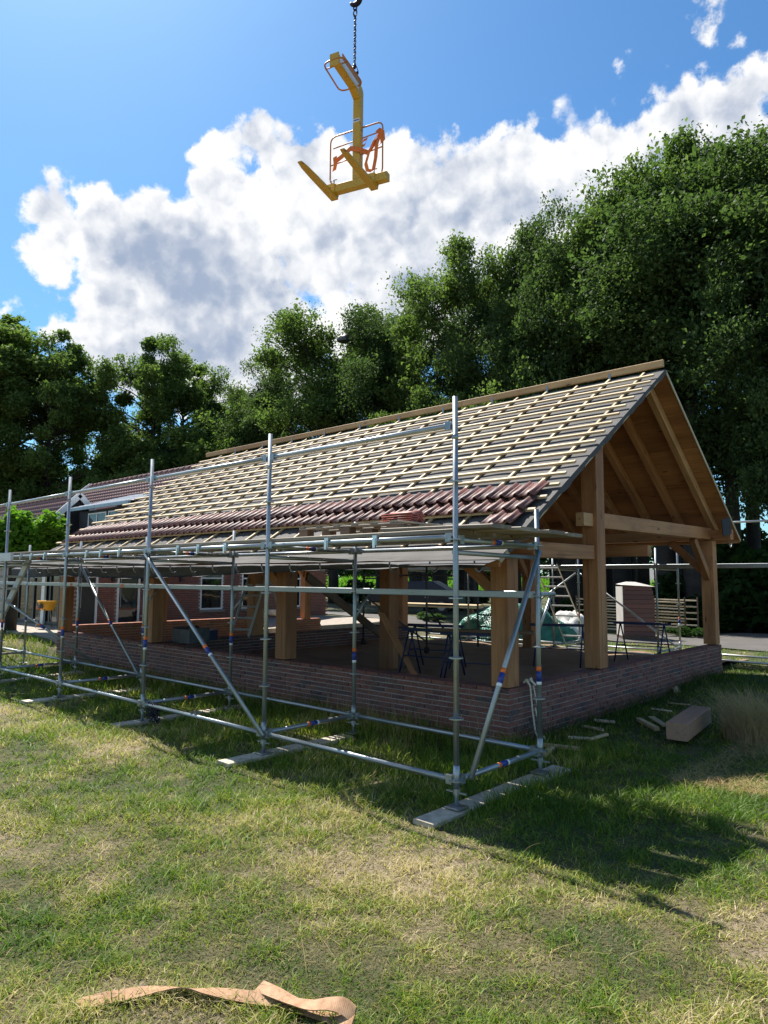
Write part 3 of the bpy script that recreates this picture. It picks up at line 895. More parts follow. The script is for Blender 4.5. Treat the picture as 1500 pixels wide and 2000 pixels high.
def rail(t, name, a, b, mat='galvanised', r=TR, bandat=None, heads=True):
    a, b = Vector(a), Vector(b); d = (b - a).normalized()
    o = pipe(name, a + d * (.03 if heads else 0), b - d * (.03 if heads else 0), r, mat, t)
    if heads:
        for p, s in ((a, 1), (b, -1)):
            M = axis_m(p + d * s * .045, p + d * s * .085)
            bb = MB(); bb.obox(M, (.06, .05, .075)); bb.build('ledger_head', mat, o)
    if bandat is not None: band(o, a.lerp(b, bandat), d, r)
    return o
def front_scaffold():
    t = thing('scaffold', 'galvanised tube scaffold along the tiled front of the building, with plank deck at the eave', 'scaffold', (-4, .7, 0))
    nF = 6
    fx = [-k * BAY for k in range(nF)]; ix = [-k * BAY for k in range(7)]
    for k, x in enumerate(fx):
        zs = [.25, .75, 1.25, 1.75, 2.25, 2.75]
        standard(t, x, 0, .19, 3.52 if k else 3.50, zs, 1.13 if k in (2, 3, 4) else None, gz(x, 0) + .045)
    for k, x in enumerate(ix):
        standard(t, x, SWID, .19, 2.62, [.25, .75, 1.25, 1.75, 2.25], {0: 1.06, 1: 1.06}.get(k, 1.1), gz(x, SWID) + .045)
    for k in range(nF - 1):
        a, b = fx[k], fx[k + 1]
        rail(t, 'ledger', (a, 0, .25), (b, 0, .25))
        rail(t, 'ledger', (a, 0, 2.27), (b, 0, 2.27), r=.026)
        rail(t, 'guard_rail', (a, -.0, 3.25), (b, 0, 3.25), bandat=None)
        for q, fr in enumerate((.30, .52, .70) if k else (.36, .62)):
            x = a + (b - a) * fr; bb = MB()
            bb.box((x - .028, -.034, 2.225), (x + .028, .034, 2.318)); bb.box((x - .012, -.05, 2.20), (x + .02, -.03, 2.29)); bb.build('wedge_clamp', 'clamp_steel', t)
    for k in range(6):
        a, b = ix[k], ix[k + 1]
        rail(t, 'ledger', (a, SWID, .25), (b, SWID, .25))
        rail(t, 'ledger', (a, SWID, 2.25), (b, SWID, 2.25))
        # flat U rail at waist height
        d = beam('flat_rail', (a - .04, SWID, 1.76), (b + .04, SWID, 1.76), .045, .072, 'galvanised', t)
        if k in (3, 4):
            xx = a + (b - a) * (.30 if k == 3 else .12)
            bb = MB(); bb.box((xx - .05, SWID - .0245, 1.728), (xx + .05, SWID - .0228, 1.792)); bb.build('orange_band', 'label_orange', d)
    for k in range(nF):
        x = fx[k]
        rail(t, 'transom', (x, 0, .25), (x, SWID, .25), bandat=.45)
        rail(t, 'transom', (x, 0, 2.25), (x, SWID, 2.25), bandat=.40)
        rail(t, 'transom', (x - .02, .0, 2.14), (x - .02, SWID, 2.13), heads=False, r=.022)
    # brackets towards the wall
    for k in (0, 1, 2, 3):
        x = ix[k]
        o = pipe('bracket', (x, SWID + .03, 1.765), (x, SWID + .33, 1.765), .025, 'galvanised', t)
        pipe('bracket_strut', (x, SWID + .27, 1.75), (x, SWID + .02, 1.42), .014, 'galvanised', o)
        pipe('bracket_strut', (x, SWID + .05, 1.75), (x, SWID + .05, 1.55), .012, 'galvanised', o)
    # diagonal braces
    def brace(a, b, bf):
        rail(t, 'brace', a, b, heads=False, bandat=bf)
    brace((fx[2] - .0, -.045, 2.22), (fx[1] + .06, -.05, .23), .56)
    brace((.045, SWID - .03, 2.20), (.06, .12, .25), .56)
    brace((ix[4] + .05, SWID - .05, 2.2), (ix[3] - .05, SWID - .05, .26), .55)
    brace((fx[4] - .1, -.05, 1.55), (fx[4] + .9, SWID, .28), .4)
    # deck planks
    n = 0
    for k in range(nF - 1):
        a, b = fx[k], fx[k + 1]
        for q in range(4):
            y = .17 + q * .325
            beam('deck_plank', (a - .04 + RNG.uniform(-.02, .02), y, 2.325 + RNG.uniform(0, .006)), (b + .04, y, 2.325 + RNG.uniform(0, .006)), .31, .042, 'old_wood', t)
    for q, (y, xr) in enumerate(((.2, .34), (.52, .42), (.86, .50), (1.17, .52))):
        beam('deck_plank', (-.92, y, 2.372 + .004 * q), (xr, y, 2.358 - .01 * q), .30, .034, 'old_wood', t)
    # aluminium stair flight leaving the deck at the far left
    beam('stair_stringer', (-9.6, -.12, 2.26), (fx[4] - .1, -.12, 2.26), .045, .15, 'alu', t)
    beam('stair_stringer', (fx[4] - .1, -.12, 2.26), (fx[4] - 1.35, -.12, 1.1), .045, .16, 'alu', t)
    beam('stair_stringer', (fx[4] - .1, .45, 2.26), (fx[4] - 1.35, .45, 1.1), .045, .16, 'alu', t)
    for q in range(5):
        f = (q + .5) / 5
        x = fx[4] - .1 - 1.25 * f; z = 2.26 - 1.16 * f
        bb = MB(); bb.box((x - .1, -.09, z - .02), (x + .1, .42, z + .02)); bb.build('stair_tread', 'alu', t)
front_scaffold()
SOLE = [('pale sole board under the corner uprights of the scaffold, nearest to the camera', 0, -.42, 1.75), ('pale sole board under the second pair of scaffold uprights, on shaded grass', 1, -.5, 1.25),
        ('pale sole board under the third pair of uprights, beside the hanging black chain', 2, -.38, 1.6), ('pale sole board under the fourth pair of uprights, far left of the scaffold', 3, -.55, 1.5),
        ('short sole board under the fifth upright at the left edge', 4, -.3, 1.5)]
for lb, k, y0, y1 in SOLE:
    x = -k * BAY
    o = beam('sole_board', (x - .02, y0, gz(x, y0) + .024), (x + .03, y1, gz(x, y1) + .024), .205, .04, 'sole', None)
    tag(o, lb, 'board', 'sole boards under the scaffold')
# black lifting chain heaped on the transom of the third bay
def chain_links(pts, parent, rl=.02, rt=.005, mat='chain'):
    for i in range(len(pts) - 1):
        p, q = Vector(pts[i]), Vector(pts[i + 1]); d = (q - p); L = d.length; d.normalize()
        a = Vector((1, .2, 0)) if i % 2 else Vector((-.2, 1, 0)); a = (a - d * a.dot(d)).normalized()
        c = (p + q) / 2; h = L * .5
        path = []
        for g in range(10):
            an = 2 * math.pi * g / 10
            path.append(c + d * (math.cos(an) * (h + rt * 1.2)) + a * math.sin(an) * rl)
        b = MB(); b.tube(path, rt, 5, True); b.build('link', mat, parent, True)
def chain_heap():
    x = -2 * BAY + .12
    t = thing('chain', 'black lifting chain draped over the bottom scaffold tube by the third upright', 'chain', (x, .05, .2))
    for s in range(5):
        xx = x + .05 + s * .05
        pts = []
        for g in range(13):
            f = g / 12; pts.append((xx + .015 * math.sin(g), -.05 + .10 * f + RNG.uniform(-.006, .006), .285 - .30 * abs(math.sin(f * math.pi * 1.0 + 1.57)) * (.55 + .09 * s) + RNG.uniform(-.006, .006)))
        chain_links(pts, t, .017, .0055)
chain_heap()

def back_scaffold():
    t = thing('scaffold', 'galvanised scaffold behind the building, its plank and rails leaving the photo at the right', 'scaffold', (-3, 11.6, .1))
    xs = [2.75, .17, -2.40, -4.97, -7.54, -10.1]
    for i, x in enumerate(xs):
        g = gz(x, 11.6)
        standard(t, x, 10.9, g + .16, 2.65, [.35, .85, 1.35, 1.85, 2.3], None, g + .01)
        standard(t, x, 12.28, g + .16, 3.5, [.35, .85, 1.35, 1.85, 2.3], 1.05, g + .01)
        rail(t, 'transom', (x, 10.9, 2.18), (x, 12.28, 2.18)); rail(t, 'transom', (x, 10.9, .33), (x, 12.28, .33))
    for a, b in zip(xs, xs[1:]):
        rail(t, 'ledger', (a, 10.9, .26), (b, 10.9, .26)); rail(t, 'ledger', (a, 12.28, .24), (b, 12.28, .24))
        rail(t, 'guard_rail', (a, 12.28, 3.26), (b, 12.28, 3.26))
        for q in range(4):
            beam('deck_plank', (a + .05, 11.05 + .33 * q, 2.235), (b - .05, 11.05 + .33 * q, 2.235), .31, .05, 'old_wood', t)
        beam('toe_board', (a, 10.86, 2.235), (b, 10.86, 2.235), .025, .09, 'galvanised', t)
    rail(t, 'brace', (-4.9, 12.2, 2.1), (-2.45, 12.2, .35), heads=False)
    rail(t, 'brace', (-7.5, 12.2, .4), (-5.0, 12.2, 2.1), heads=False)
back_scaffold()
def tower():
    t = thing('scaffold_tower', 'dark narrow rolling scaffold tower on the sand floor inside the building', 'scaffold tower', (-5.6, 7.4, .3))
    def fr(xa, xb, y, zt):
        for x in (xa, xb):
            pipe('tower_post', (x, y, .3), (x, y, zt), .024, 'dark_steel', t)
        z = .52
        while z < zt:
            pipe('rung', (xa, y, z), (xb, y, z), .017, 'dark_steel', t); z += .28
    fr(-6.05, -5.30, 7.2, 2.3)
    fr(-8.35, -7.60, 7.6, 2.3)
    fr(-6.0, -5.3, 9.1, 2.2)
    pipe('tower_brace', (-6.05, 7.2, 1.3), (-5.3, 7.25, .55), .02, 'dark_steel', t)
    pipe('tower_brace', (-6.05, 7.2, .55), (-8.35, 7.6, 1.5), .02, 'dark_steel', t)
    pipe('tower_brace', (-5.3, 7.2, .8), (-8.0, 7.6, .8), .02, 'dark_steel', t)
    pipe('tower_brace', (-5.3, 7.2, 2.0), (-8.35, 7.6, 2.0), .02, 'dark_steel', t)
    beam('tower_platform', (-5.3, 7.6, 1.62), (-8.3, 7.8, 1.62), .55, .06, 'dark_plank', t)
    for (x, y) in ((-6.05, 7.2), (-5.3, 7.2), (-8.35, 7.6), (-7.6, 7.6)):
        b = MB(); b.tube([(x - .02, y, .37), (x + .02, y, .37)], .075, 12); b.build('wheel', 'rubber', t, True)
tower()

# ---------------------------------------------------------------- the hanging pallet fork
FM = Vector((-3.714, 2.522, 8.0)); FB = Vector((.957, .29, 0)).normalized(); FF = Vector((.29, -.957, 0)).normalized()
def fk(b, f, z): return FM + FB * b + FF * f + Vector((0, 0, z))
def fork():
    t = thing('pallet_fork', 'yellow crane pallet fork with tube guards and orange straps hanging in the sky', 'pallet fork', FM)
    beam('cross_bar', fk(-.53, 0, .065), fk(.53, 0, .065), .12, .13, 'fork_yellow', t, ch=.008)
    beam('mast', fk(0, 0, .13), fk(0, 0, 1.53), .13, .115, 'fork_yellow', t, FF, .008)
    b = MB()
    prof = [(-.065, 1.53), (.065, 1.46), (.20, 1.535), (.20, 1.68), (-.02, 1.68), (-.065, 1.62)]
    w = .058; n = len(prof)
    vs = [fk(-w, f, z) for f, z in prof] + [fk(w, f, z) for f, z in prof]
    b.add(vs, [tuple(range(n)), tuple(range(2 * n - 1, n - 1, -1))] + [(k, k + n, (k + 1) % n + n, (k + 1) % n) for k in range(n)])
    b.build('elbow', 'fork_yellow', t)
    j = beam('jib', fk(0, .18, 1.61), fk(0, .76, 1.635), .12, .14, 'fork_yellow', t, ch=.008)
    bb = MB(); bb.obox(axis_m(fk(.063, .1, 1.60), fk(.063, .74, 1.63)), (.62, .004, .10)); bb.build('jib_plate', 'decal_white', j)
    bb = MB(); bb.obox(axis_m(fk(0, .765, 1.60), fk(0, .785, 1.60)), (.02, .15, .20)); bb.build('end_plate', 'fork_yellow', j)
    # slotted rail on the top, for the hook
    for q in (-.035, .035):
        bb = MB(); bb.obox(axis_m(fk(q, -.02, 1.74), fk(q, .6, 1.76)), (.62, .012, .12)); bb.build('hook_rail', 'guard_orange', j)
    # guards
    def loop(pts, r, name, parent, closed=True):
        rr = []
        P = [Vector(p) for p in pts]; m_ = len(P)
        for i in range(m_):
            a, c, e = P[i - 1], P[i], P[(i + 1) % m_]
            ra = min(.11, (a - c).length * .45, (e - c).length * .45)
            p1 = c + (a - c).normalized() * ra; p2 = c + (e - c).normalized() * ra
            for f in (0, .25, .5, .75, 1): rr.append(p1 * (1 - f) ** 2 + c * 2 * f * (1 - f) + p2 * f * f)
        return bent(name, rr, r, 'guard_orange', parent, 7, closed)
    g = loop([fk(-.51, -.03, .19), fk(.42, -.03, .14), fk(.42, -.03, 1.02), fk(-.51, -.03, 1.0)], .0125, 'guard_frame', t)
    pipe('guard_rail', fk(-.46, -.03, .80), fk(.42, -.03, .86), .010, 'guard_orange', g)
    pipe('guard_rail', fk(-.50, -.03, .52), fk(.0, -.03, .56), .010, 'guard_orange', g)
    pipe('guard_rail', fk(.0, -.03, .56), fk(.42, -.03, .60), .010, 'guard_orange', g)
    g2 = loop([fk(-.20, .78, 1.60), fk(.16, .78, 1.60), fk(.16, .14, 1.60), fk(-.25, .14, 1.60)], .0125, 'jib_guard', t)
    pipe('guard_rail', fk(-.2, .66, 1.60), fk(.14, .66, 1.60), .010, 'guard_orange', g2)
    # tines
    for bx in (-.44, .27):
        bb = MB()
        sec = [(.0, .060, .055), (.12, .060, .050), (.70, .055, .034), (.92, .05, .024), (1.06, .033, .012)]
        vs = []
        for f, hw, hh in sec:
            for sx, sz in ((-1, -1), (1, -1), (1, 0), (-1, 0)):
                vs.append(fk(bx + sx * hw, f - .07, -.004 + (sz * hh)))
        fs = [(0, 1, 2, 3), tuple(len(vs) - 4 + k for k in (3, 2, 1, 0))]
        for k in range(len(sec) - 1):
            for e in range(4): fs.append((k * 4 + e, (k + 1) * 4 + e, (k + 1) * 4 + (e + 1) % 4, k * 4 + (e + 1) % 4))
        bb.add(vs, fs); ti = bb.build('tine', 'fork_yellow', t)
        bb = MB(); bb.box((0, 0, 0), (.001, .001, .001)); 
        bb = MB(); bb.obox(axis_m(fk(bx - .07, 0, .065), fk(bx + .07, 0, .065)), (.13, .15, .155)); bb.build('tine_sleeve', 'fork_yellow', ti)
        pipe('pin', fk(bx + .02, .0, .14), fk(bx + .02, 0, .24), .010, 'zinc', ti)
        pipe('pin_handle', fk(bx - .05, 0, .24), fk(bx + .07, 0, .24), .008, 'zinc', ti)
    bb = MB(); bb.obox(axis_m(fk(-.05, .059, 1.10), fk(.05, .059, 1.10), FF), (.11, .06, .003)); bb.build('maker_sticker', 'decal_white', t)
    bb = MB(); bb.obox(axis_m(fk(-.05, .061, 1.10), fk(.05, .061, 1.10), FF), (.09, .018, .003)); bb.build('sticker_stripe', 'decal_blue', t)
    for z in (.95, .35): 
        bb = MB(); bb.tube([fk(.066, 0, z), fk(.078, 0, z)], .016, 8); bb.build('bolt', 'zinc', t, True)
    # orange lashing straps tied to the guard: their ends are sewn round it
    def strap(pts, w, wd, name='strap'):
        P = [Vector(p) for p in pts]; vs = []; fs = []
        wd = Vector(wd)
        for i, p in enumerate(P):
            tdir = (P[min(i + 1, len(P) - 1)] - P[max(i - 1, 0)]).normalized()
            nn = tdir.cross(wd).normalized() * .002; h = wd.normalized() * (w / 2)
            vs += [p - h - nn, p + h - nn, p + h + nn, p - h + nn]
        for i in range(len(P) - 1):
            for e in range(4): fs.append((i * 4 + e, i * 4 + (e + 1) % 4, (i + 1) * 4 + (e + 1) % 4, (i + 1) * 4 + e))
        fs += [(3, 2, 1, 0), tuple(len(vs) - 4 + k for k in range(4))]
        b = MB(); b.add(vs, fs); b.build(name, 'orange_webbing', t)
    strap([fk(-.40, .0, .55), fk(-.25, .02, .60), fk(-.1, .05, .66), fk(.06, .09, .58), fk(.2, .03, .52), fk(.33, .0, .70), fk(.42, 0, .78)], .085, (0, 0, 1))
    strap([fk(.40, .0, .86), fk(.30, .03, .70), fk(.22, .04, .52), fk(.17, .05, .34), fk(.20, .05, .22), fk(.28, .05, .19)], .06, (.7, .2, .4))
    strap([fk(.30, .05, .19), fk(.33, .03, .40), fk(.34, .02, .62), fk(.40, 0, .84)], .06, (.9, .3, .1))
    strap([fk(.36, .03, .86), fk(.43, .02, .80), fk(.44, .0, .66), fk(.38, -.02, .64)], .09, (.7, .3, .5))
    strap([fk(-.40, .02, .62), fk(-.38, .03, .48), fk(-.42, 0, .40)], .07, (.8, .3, .3))
    strap([fk(.02, -.05, .70), fk(.10, -.06, .74), fk(.14, -.05, .82), fk(.08, -.02, .78)], .05, (.3, .2, .9))
fork()
def hook_chain():
    t = thing('crane_chain', 'black crane chain with a hook at each end, holding the yellow pallet fork', 'chain', fk(-.02, .10, 1.79))
    base = fk(-.02, .10, 0); base.z = 0
    zb = FM.z + 1.78
    def P(z): return Vector((base.x, base.y, z))
    def hook(zc, s, flip=1):
        pts = []
        for g in range(15):
            a = math.radians(100 - g * 19) if flip > 0 else math.radians(80 + g * 19)
            pts.append(P(zc) + FB * (math.cos(a) * s * -1) + Vector((0, 0, math.sin(a) * s)))
        rad = [s * (.30 + .22 * math.sin(math.pi * g / 14)) for g in range(15)]; rad[-1] = s * .12
        bb = MB(); bb.tube(pts, rad, 8); h = bb.build('hook', 'chain', t, True)
        bb = MB(); bb.tube([P(zc + s * .9), P(zc + s * 1.9)], s * .38, 8); bb.build('shank', 'chain', h, True)
        bb = MB(); bb.tube([P(zc + s * 1.4) + FB * s * .4, P(zc - s * .2) + FB * s * 1.0], s * .10, 5); bb.build('latch', 'chain', h, True)
    hook(zb + .12, .065)
    z = zb + .26; pts = []
    while z < 10.86: pts.append(P(z)); z += .048
    chain_links(pts, t, .02, .0075)
    for zz in (10.90, 11.0):
        path = [P(zz) + FB * math.cos(a) * .03 + Vector((0, 0, math.sin(a) * .065)) for a in np.linspace(0, 2 * math.pi, 14)[:-1]]
        bent('shackle', path, .010, 'chain', t, 6, True)
    hook(11.13, .085, -1)
    z = 11.33; pts = []
    while z < 12.1: pts.append(P(z)); z += .07
    chain_links(pts, t, .03, .011)
    # loop on the jib that takes the hook
hook_chain()

# ---------------------------------------------------------------- on the deck
def deck_pallet():
    x0, x1, y0, y1, z = -2.45, -.98, .36, 1.16, 2.352
    t = thing('pallet', 'empty wooden pallet lying on the scaffold deck, next to the small stack of tiles', 'pallet', ((x0 + x1) / 2, (y0 + y1) / 2, z))
    for y in (y0 + .05, (y0 + y1) / 2, y1 - .05):
        beam('bottom_board', (x0, y, z + .011), (x1, y, z + .011), .10, .02, 'dark_plank', t)
        for x in (x0 + .07, (x0 + x1) / 2, x1 - .07):
            b = MB(); b.box((x - .07, y - .05, z + .022), (x + .07, y + .05, z + .10)); b.build('block', 'dark_plank', t)
        beam('stringer', (x0, y, z + .111), (x1, y, z + .111), .10, .02, 'old_wood', t)
    for k in range(6):
        x = x0 + .05 + k * (x1 - x0 - .1) / 5
        beam('top_board', (x, y0, z + .133), (x, y1, z + .133), .10, .02, 'old_wood', t)
    s = thing('tile_stack', 'small stack of four new red clay tiles on the end of the deck pallet', 'tiles', (-1.2, .8, z + .143))
    for k in range(4):
        M = Matrix.Translation((-1.02, .62 + k * .004, z + .147 + k * .024)) @ Matrix.Rotation(1.571 + RNG.uniform(-.04, .04), 4, 'Z')
        obj('tile', TILE_RED, None, s, M)
    M = Matrix.Translation(on_y(150, 1080, 1.0)); M = Matrix.Translation((M.translation.x, 1.0, 2.365)) @ Matrix.Rotation(1.4, 4, 'Z')
    o = obj('loose_tile', TILE_RED, None, None, M); tag(o, 'single red roof tile lying on the left end of the scaffold deck', 'tile')
TILE_RED = TILE.copy(); TILE_RED.materials.clear(); TILE_RED.materials.append(MAT['stack_tile'])
deck_pallet()

# ---------------------------------------------------------------- inside and behind
def trestle_master():
    t = thing('trestle', 'x', 'trestle', (0, 0, 0), 'blue steel trestles on the sand floor')
    beam('top_rail', (-.55, 0, .76), (.55, 0, .76), .06, .05, 'trestle_blue', t)
    for x in (-.42, .42):
        for sx, sy in ((-.07, -.26), (.07, .26)):
            pipe('leg', (x, sy * .1, .74), (x + sx, sy, 0), .016, 'trestle_blue', t, 6)
        pipe('leg_tie', (x - .04, -.15, .32), (x + .04, .15, .32), .010, 'trestle_blue', t, 6)
    pipe('stretcher', (-.45, -.15, .33), (.45, -.15, .33), .010, 'trestle_blue', t, 6)
    return t
TRE = trestle_master()
spots = [(-2.75, 4.25, .35, 'blue steel trestle on the sand behind the corner post of the building'),
         (-3.75, 4.45, .2, 'blue steel trestle next to the leaning plank, by the middle post'),
         (-2.9, 7.3, .5, 'blue steel trestle in front of the long ladder'),
         (-2.0, 9.0, .15, 'blue steel trestle in front of the pallet of wrapped tiles'),
         (-4.4, 5.4, .3, 'blue steel trestle deepest in the shade, behind the leaning plank')]
for i, (x, y, r, lb) in enumerate(spots):
    M = Matrix.Translation((x, y, .30)) @ Matrix.Rotation(r, 4, 'Z')
    if i == 0: TRE.matrix_world = M; TRE['label'] = lb
    else: dup(TRE, M, lb)
o = beam('timber_bar', (-3.4, 4.05, 1.11), (-1.9, 4.6, 1.11), .12, .05, 'dark_plank', None); tag(o, 'dark timber bar resting across the trestle behind the corner post', 'timber')
o = beam('leaning_plank', (-4.95, 4.5, 1.30), (-4.0, 4.3, .31), .03, .16, 'larch', None, (0, 1, 0)); tag(o, 'short brown plank leaning on the middle post inside the building', 'plank')
o = beam('prop_plank', (-5.0, 2.75, 1.95), (-6.0, 6.5, .31), .04, .15, 'dark_plank', None); tag(o, 'long brown plank propped diagonally from the front post to the sand floor', 'plank')
o = beam('floor_plank', (-4.9, 3.3, .33), (-4.2, 3.1, .34), .12, .03, 'batten_grey', None); tag(o, 'short grey board lying flat on the sand behind the front wall', 'board')
def ladder(name, label, a, b, wd, rungs, wv, mat, cat='ladder', yellow=None):
    a, b, wv = Vector(a), Vector(b), Vector(wv).normalized() * (wd / 2)
    t = thing(name, label, cat, a)
    nrm = (b - a).cross(wv).normalized()
    for s in (-1, 1):
        beam('stile', a + wv * s, b + wv * s, .075, .028, mat, t, wv)
    for k in range(rungs):
        p = a.lerp(b, (k + .6) / rungs)
        beam('rung', p - wv * .97, p + wv * .97, .035, .035, 'alu', t, nrm)
    return t
la = on_y(1148, 1256, 10.55); lb_ = on_y(1073, 1112, 10.80)
LD = ladder('ladder', 'pale wooden ladder leaning on the back scaffold, beside the gable post', (la.x, 10.2, .25), (lb_.x - .1, 10.8, 2.30), .56, 9, (1, .25, 0), 'batten_grey')
sa = on_x(466, 1238, -8.6)
SL = ladder('step_ladder', 'white aluminium step ladder standing beside the dark cross wall', (-8.55, 4.05, .69), (-8.95, 4.85, 2.1), .40, 6, (.8, .5, 0), 'alu')
for s in (-1, 1):
    wv = Vector((.8, .5, 0)).normalized() * .2 * s
    beam('rear_leg', Vector((-8.97, 4.87, 2.08)) + wv * .9, Vector((-9.35, 5.75, .5)) + wv, .05, .025, 'alu', SL, wv)

def crate():
    t = thing('tool_crate', 'dark open tool crate with a motor beside the front post, by the far brick wall', 'crate', (-8.7, 2.95, .66))
    b = MB(); b.box((-8.75, 2.6, .66), (-8.15, 3.05, .68)); b.box((-8.75, 2.6, .68), (-8.73, 3.05, .95)); b.box((-8.17, 2.6, .68), (-8.15, 3.05, .95)); b.box((-8.73, 2.6, .68), (-8.17, 2.62, .92)); b.box((-8.73, 3.03, .68), (-8.17, 3.05, .92)); b.build('box', 'dark_steel', t)
    b = MB(); b.tube([(-8.6, 2.8, .86), (-8.3, 2.85, .88)], .11, 10); b.build('motor', 'rubber', t, True)
    b = MB(); b.box((-8.95, 3.2, .66), (-8.6, 3.55, .85)); o = b.build('box', 'trestle_blue', None); tag(o, 'small dark blue box behind the tool crate', 'box')
crate()
def leaf_cloud(P, size, rng, updown=.35, fold=True, aspect=.62, name='leaves'):
    """one small leaf of two triangles at every point of P"""
    n = len(P)
    nrm = rng.normal(size=(n, 3)); nrm[:, 2] = np.abs(nrm[:, 2]) + updown; nrm /= np.linalg.norm(nrm, axis=1)[:, None]
    t = rng.normal(size=(n, 3)); t -= nrm * (t * nrm).sum(1)[:, None]; t /= np.linalg.norm(t, axis=1)[:, None]
    b = np.cross(nrm, t)
    s = size * (.5 + 1.2 * rng.uniform(0, 1, n) ** 1.6)[:, None]
    a0 = P - t * s; a1 = P + b * s * aspect + nrm * s * .18; a2 = P + t * s - nrm * s * .12; a3 = P - b * s * aspect + nrm * s * .18
    V = np.stack([a0, a1, a2, a3], 1).reshape(-1, 3)
    i = np.arange(n) * 4
    F = np.concatenate([np.stack([i, i + 1, i + 2], 1), np.stack([i, i + 2, i + 3], 1)])
    return V, F
def lump_mesh(name, c, r, seed, nz=.35, sub=4):
    """an uneven draped heap"""
    bm = bmesh.new(); bmesh.ops.create_icosphere(bm, subdivisions=sub, radius=1)
    rn = random.Random(seed); k = [rn.uniform(0, 6) for _ in range(9)]
    for v in bm.verts:
        x, y, z = v.co
        d = 1 + .16 * math.sin(3 * x + k[0]) * math.sin(3.4 * y + k[1]) + .10 * math.sin(7 * y + k[2] + 2 * z) + .07 * math.sin(11 * x + k[3]) * math.sin(9 * y + k[4])
        v.co = Vector((x * r[0] * d, y * r[1] * d, max(z, -.02) * r[2] * d))
    me = bpy.data.meshes.new(name); bm.to_mesh(me); bm.free()
    me.polygons.foreach_set('use_smooth', [True] * len(me.polygons))
    return me
TP = on_z(1003, 1251, .12)
T1 = obj('tarpaulin_heap', lump_mesh('tarp', None, (1.75, .9, 1.0), 3), 'green_tarp', None, Matrix.Translation((TP.x, TP.y, gz(TP.x, TP.y))) @ Matrix.Rotation(.45, 4, 'Z'))
tag(T1, 'heap covered with a shiny green tarpaulin on the grass behind the building', 'tarpaulin')
RP = on_z(1115, 1248, .12)
T2 = obj('rubble_bags', lump_mesh('rubble', None, (.6, .45, .85), 8), 'debris', None, Matrix.Translation((RP.x, RP.y, gz(RP.x, RP.y))))
tag(T2, 'pile of pale rubble and white plastic beside the green tarpaulin', 'rubble')
def brick_pallet():
    c = (on_z(1208, 1246, .15) + on_z(1266, 1250, .15)) / 2
    c = Vector((-5.15, 16.45, 0)); g = gz(c.x, c.y)
    ang = math.radians(38)
    t = thing('tile_pallet', 'tall pallet of purple roof tiles under pale wrapping film, behind the building', 'pallet', (c.x, c.y, g), rotz=0)
    R = Matrix.Translation((c.x, c.y, g)) @ Matrix.Rotation(ang, 4, 'Z')
    b = MB(); b.obox(R @ Matrix.Translation((0, 0, .06)), (1.0, .8, .11)); b.build('pallet_base', 'dark_plank', t)
    base = mesh_from([(sx * .5, sy * .5, sz * .5) for sx in (-1, 1) for sy in (-1, 1) for sz in (-1, 1)],
                     [(0, 1, 3, 2), (4, 6, 7, 5), (0, 4, 5, 1), (2, 3, 7, 6), (0, 2, 6, 4), (1, 5, 7, 3)], False, 'tile_pack')
    base.materials.append(MAT['roof_tile'])
    for k in range(11):
        M = R @ Matrix.Translation((RNG.uniform(-.012, .012), RNG.uniform(-.012, .012), .115 + .068 + k * .138)) @ Matrix.Diagonal((.94 - .05 * max(0, k - 8), .74 - .05 * max(0, k - 8), .13, 1))
        obj('tile_layer', base, None, t, M)
    b = MB()
    b.obox(R @ Matrix.Translation((-.485, 0, .86)), (.015, .78, 1.5))
    hv = [R @ Vector(v) for v in ((-.49, -.39, 1.66), (.49, -.39, 1.61), (.49, .39, 1.60), (-.49, .39, 1.68), (-.30, -.12, 1.76), (.05, .14, 1.75))]
    b.add(hv, [(0, 1, 4), (1, 2, 5, 4), (2, 3, 5), (3, 0, 4, 5)])
    b.build('wrapping_film', 'plastic_white', t)
brick_pallet()
def hurdles():
    t = thing('metal_hurdles', 'stack of rusty metal hurdles with pale rails, behind the wrapped tile pallet', 'hurdles', (-5.3, 18.6, .15))
    for s, (xa, xb, y) in enumerate(((-8.2, -4.4, 18.6), (-7.9, -4.1, 18.9))):
        for k in range(6):
            z = .25 + k * .2 + s * .07
            beam('rail', (xa, y, z), (xb, y, z - .05), .035, .045, 'batten_grey', t)
        for x in (xa, (xa + xb) / 2, xb):
            beam('upright', (x, y, .15), (x, y, 1.38), .04, .05, 'dark_plank', t)
hurdles()
def timber_pile():
    t = thing('timber_pile', 'stack of long pale timber lying on bearers behind the orange back post', 'timber', (-11.5, 14.2, .6))
    for q in range(2):
        for k in range(4):
            beam('plank', (-14.0 + .1 * k, 14.0 + .22 * k, .98 + .06 * q), (-9.6 - .1 * k, 14.4 + .22 * k, .98 + .06 * q), .2, .05, 'batten', t)
    for x in (-13.2, -10.2):
        for y in (14.0, 14.9):
            beam('bearer', (x, y, .15), (x, y, .95), .09, .09, 'dark_plank', t)
timber_pile()
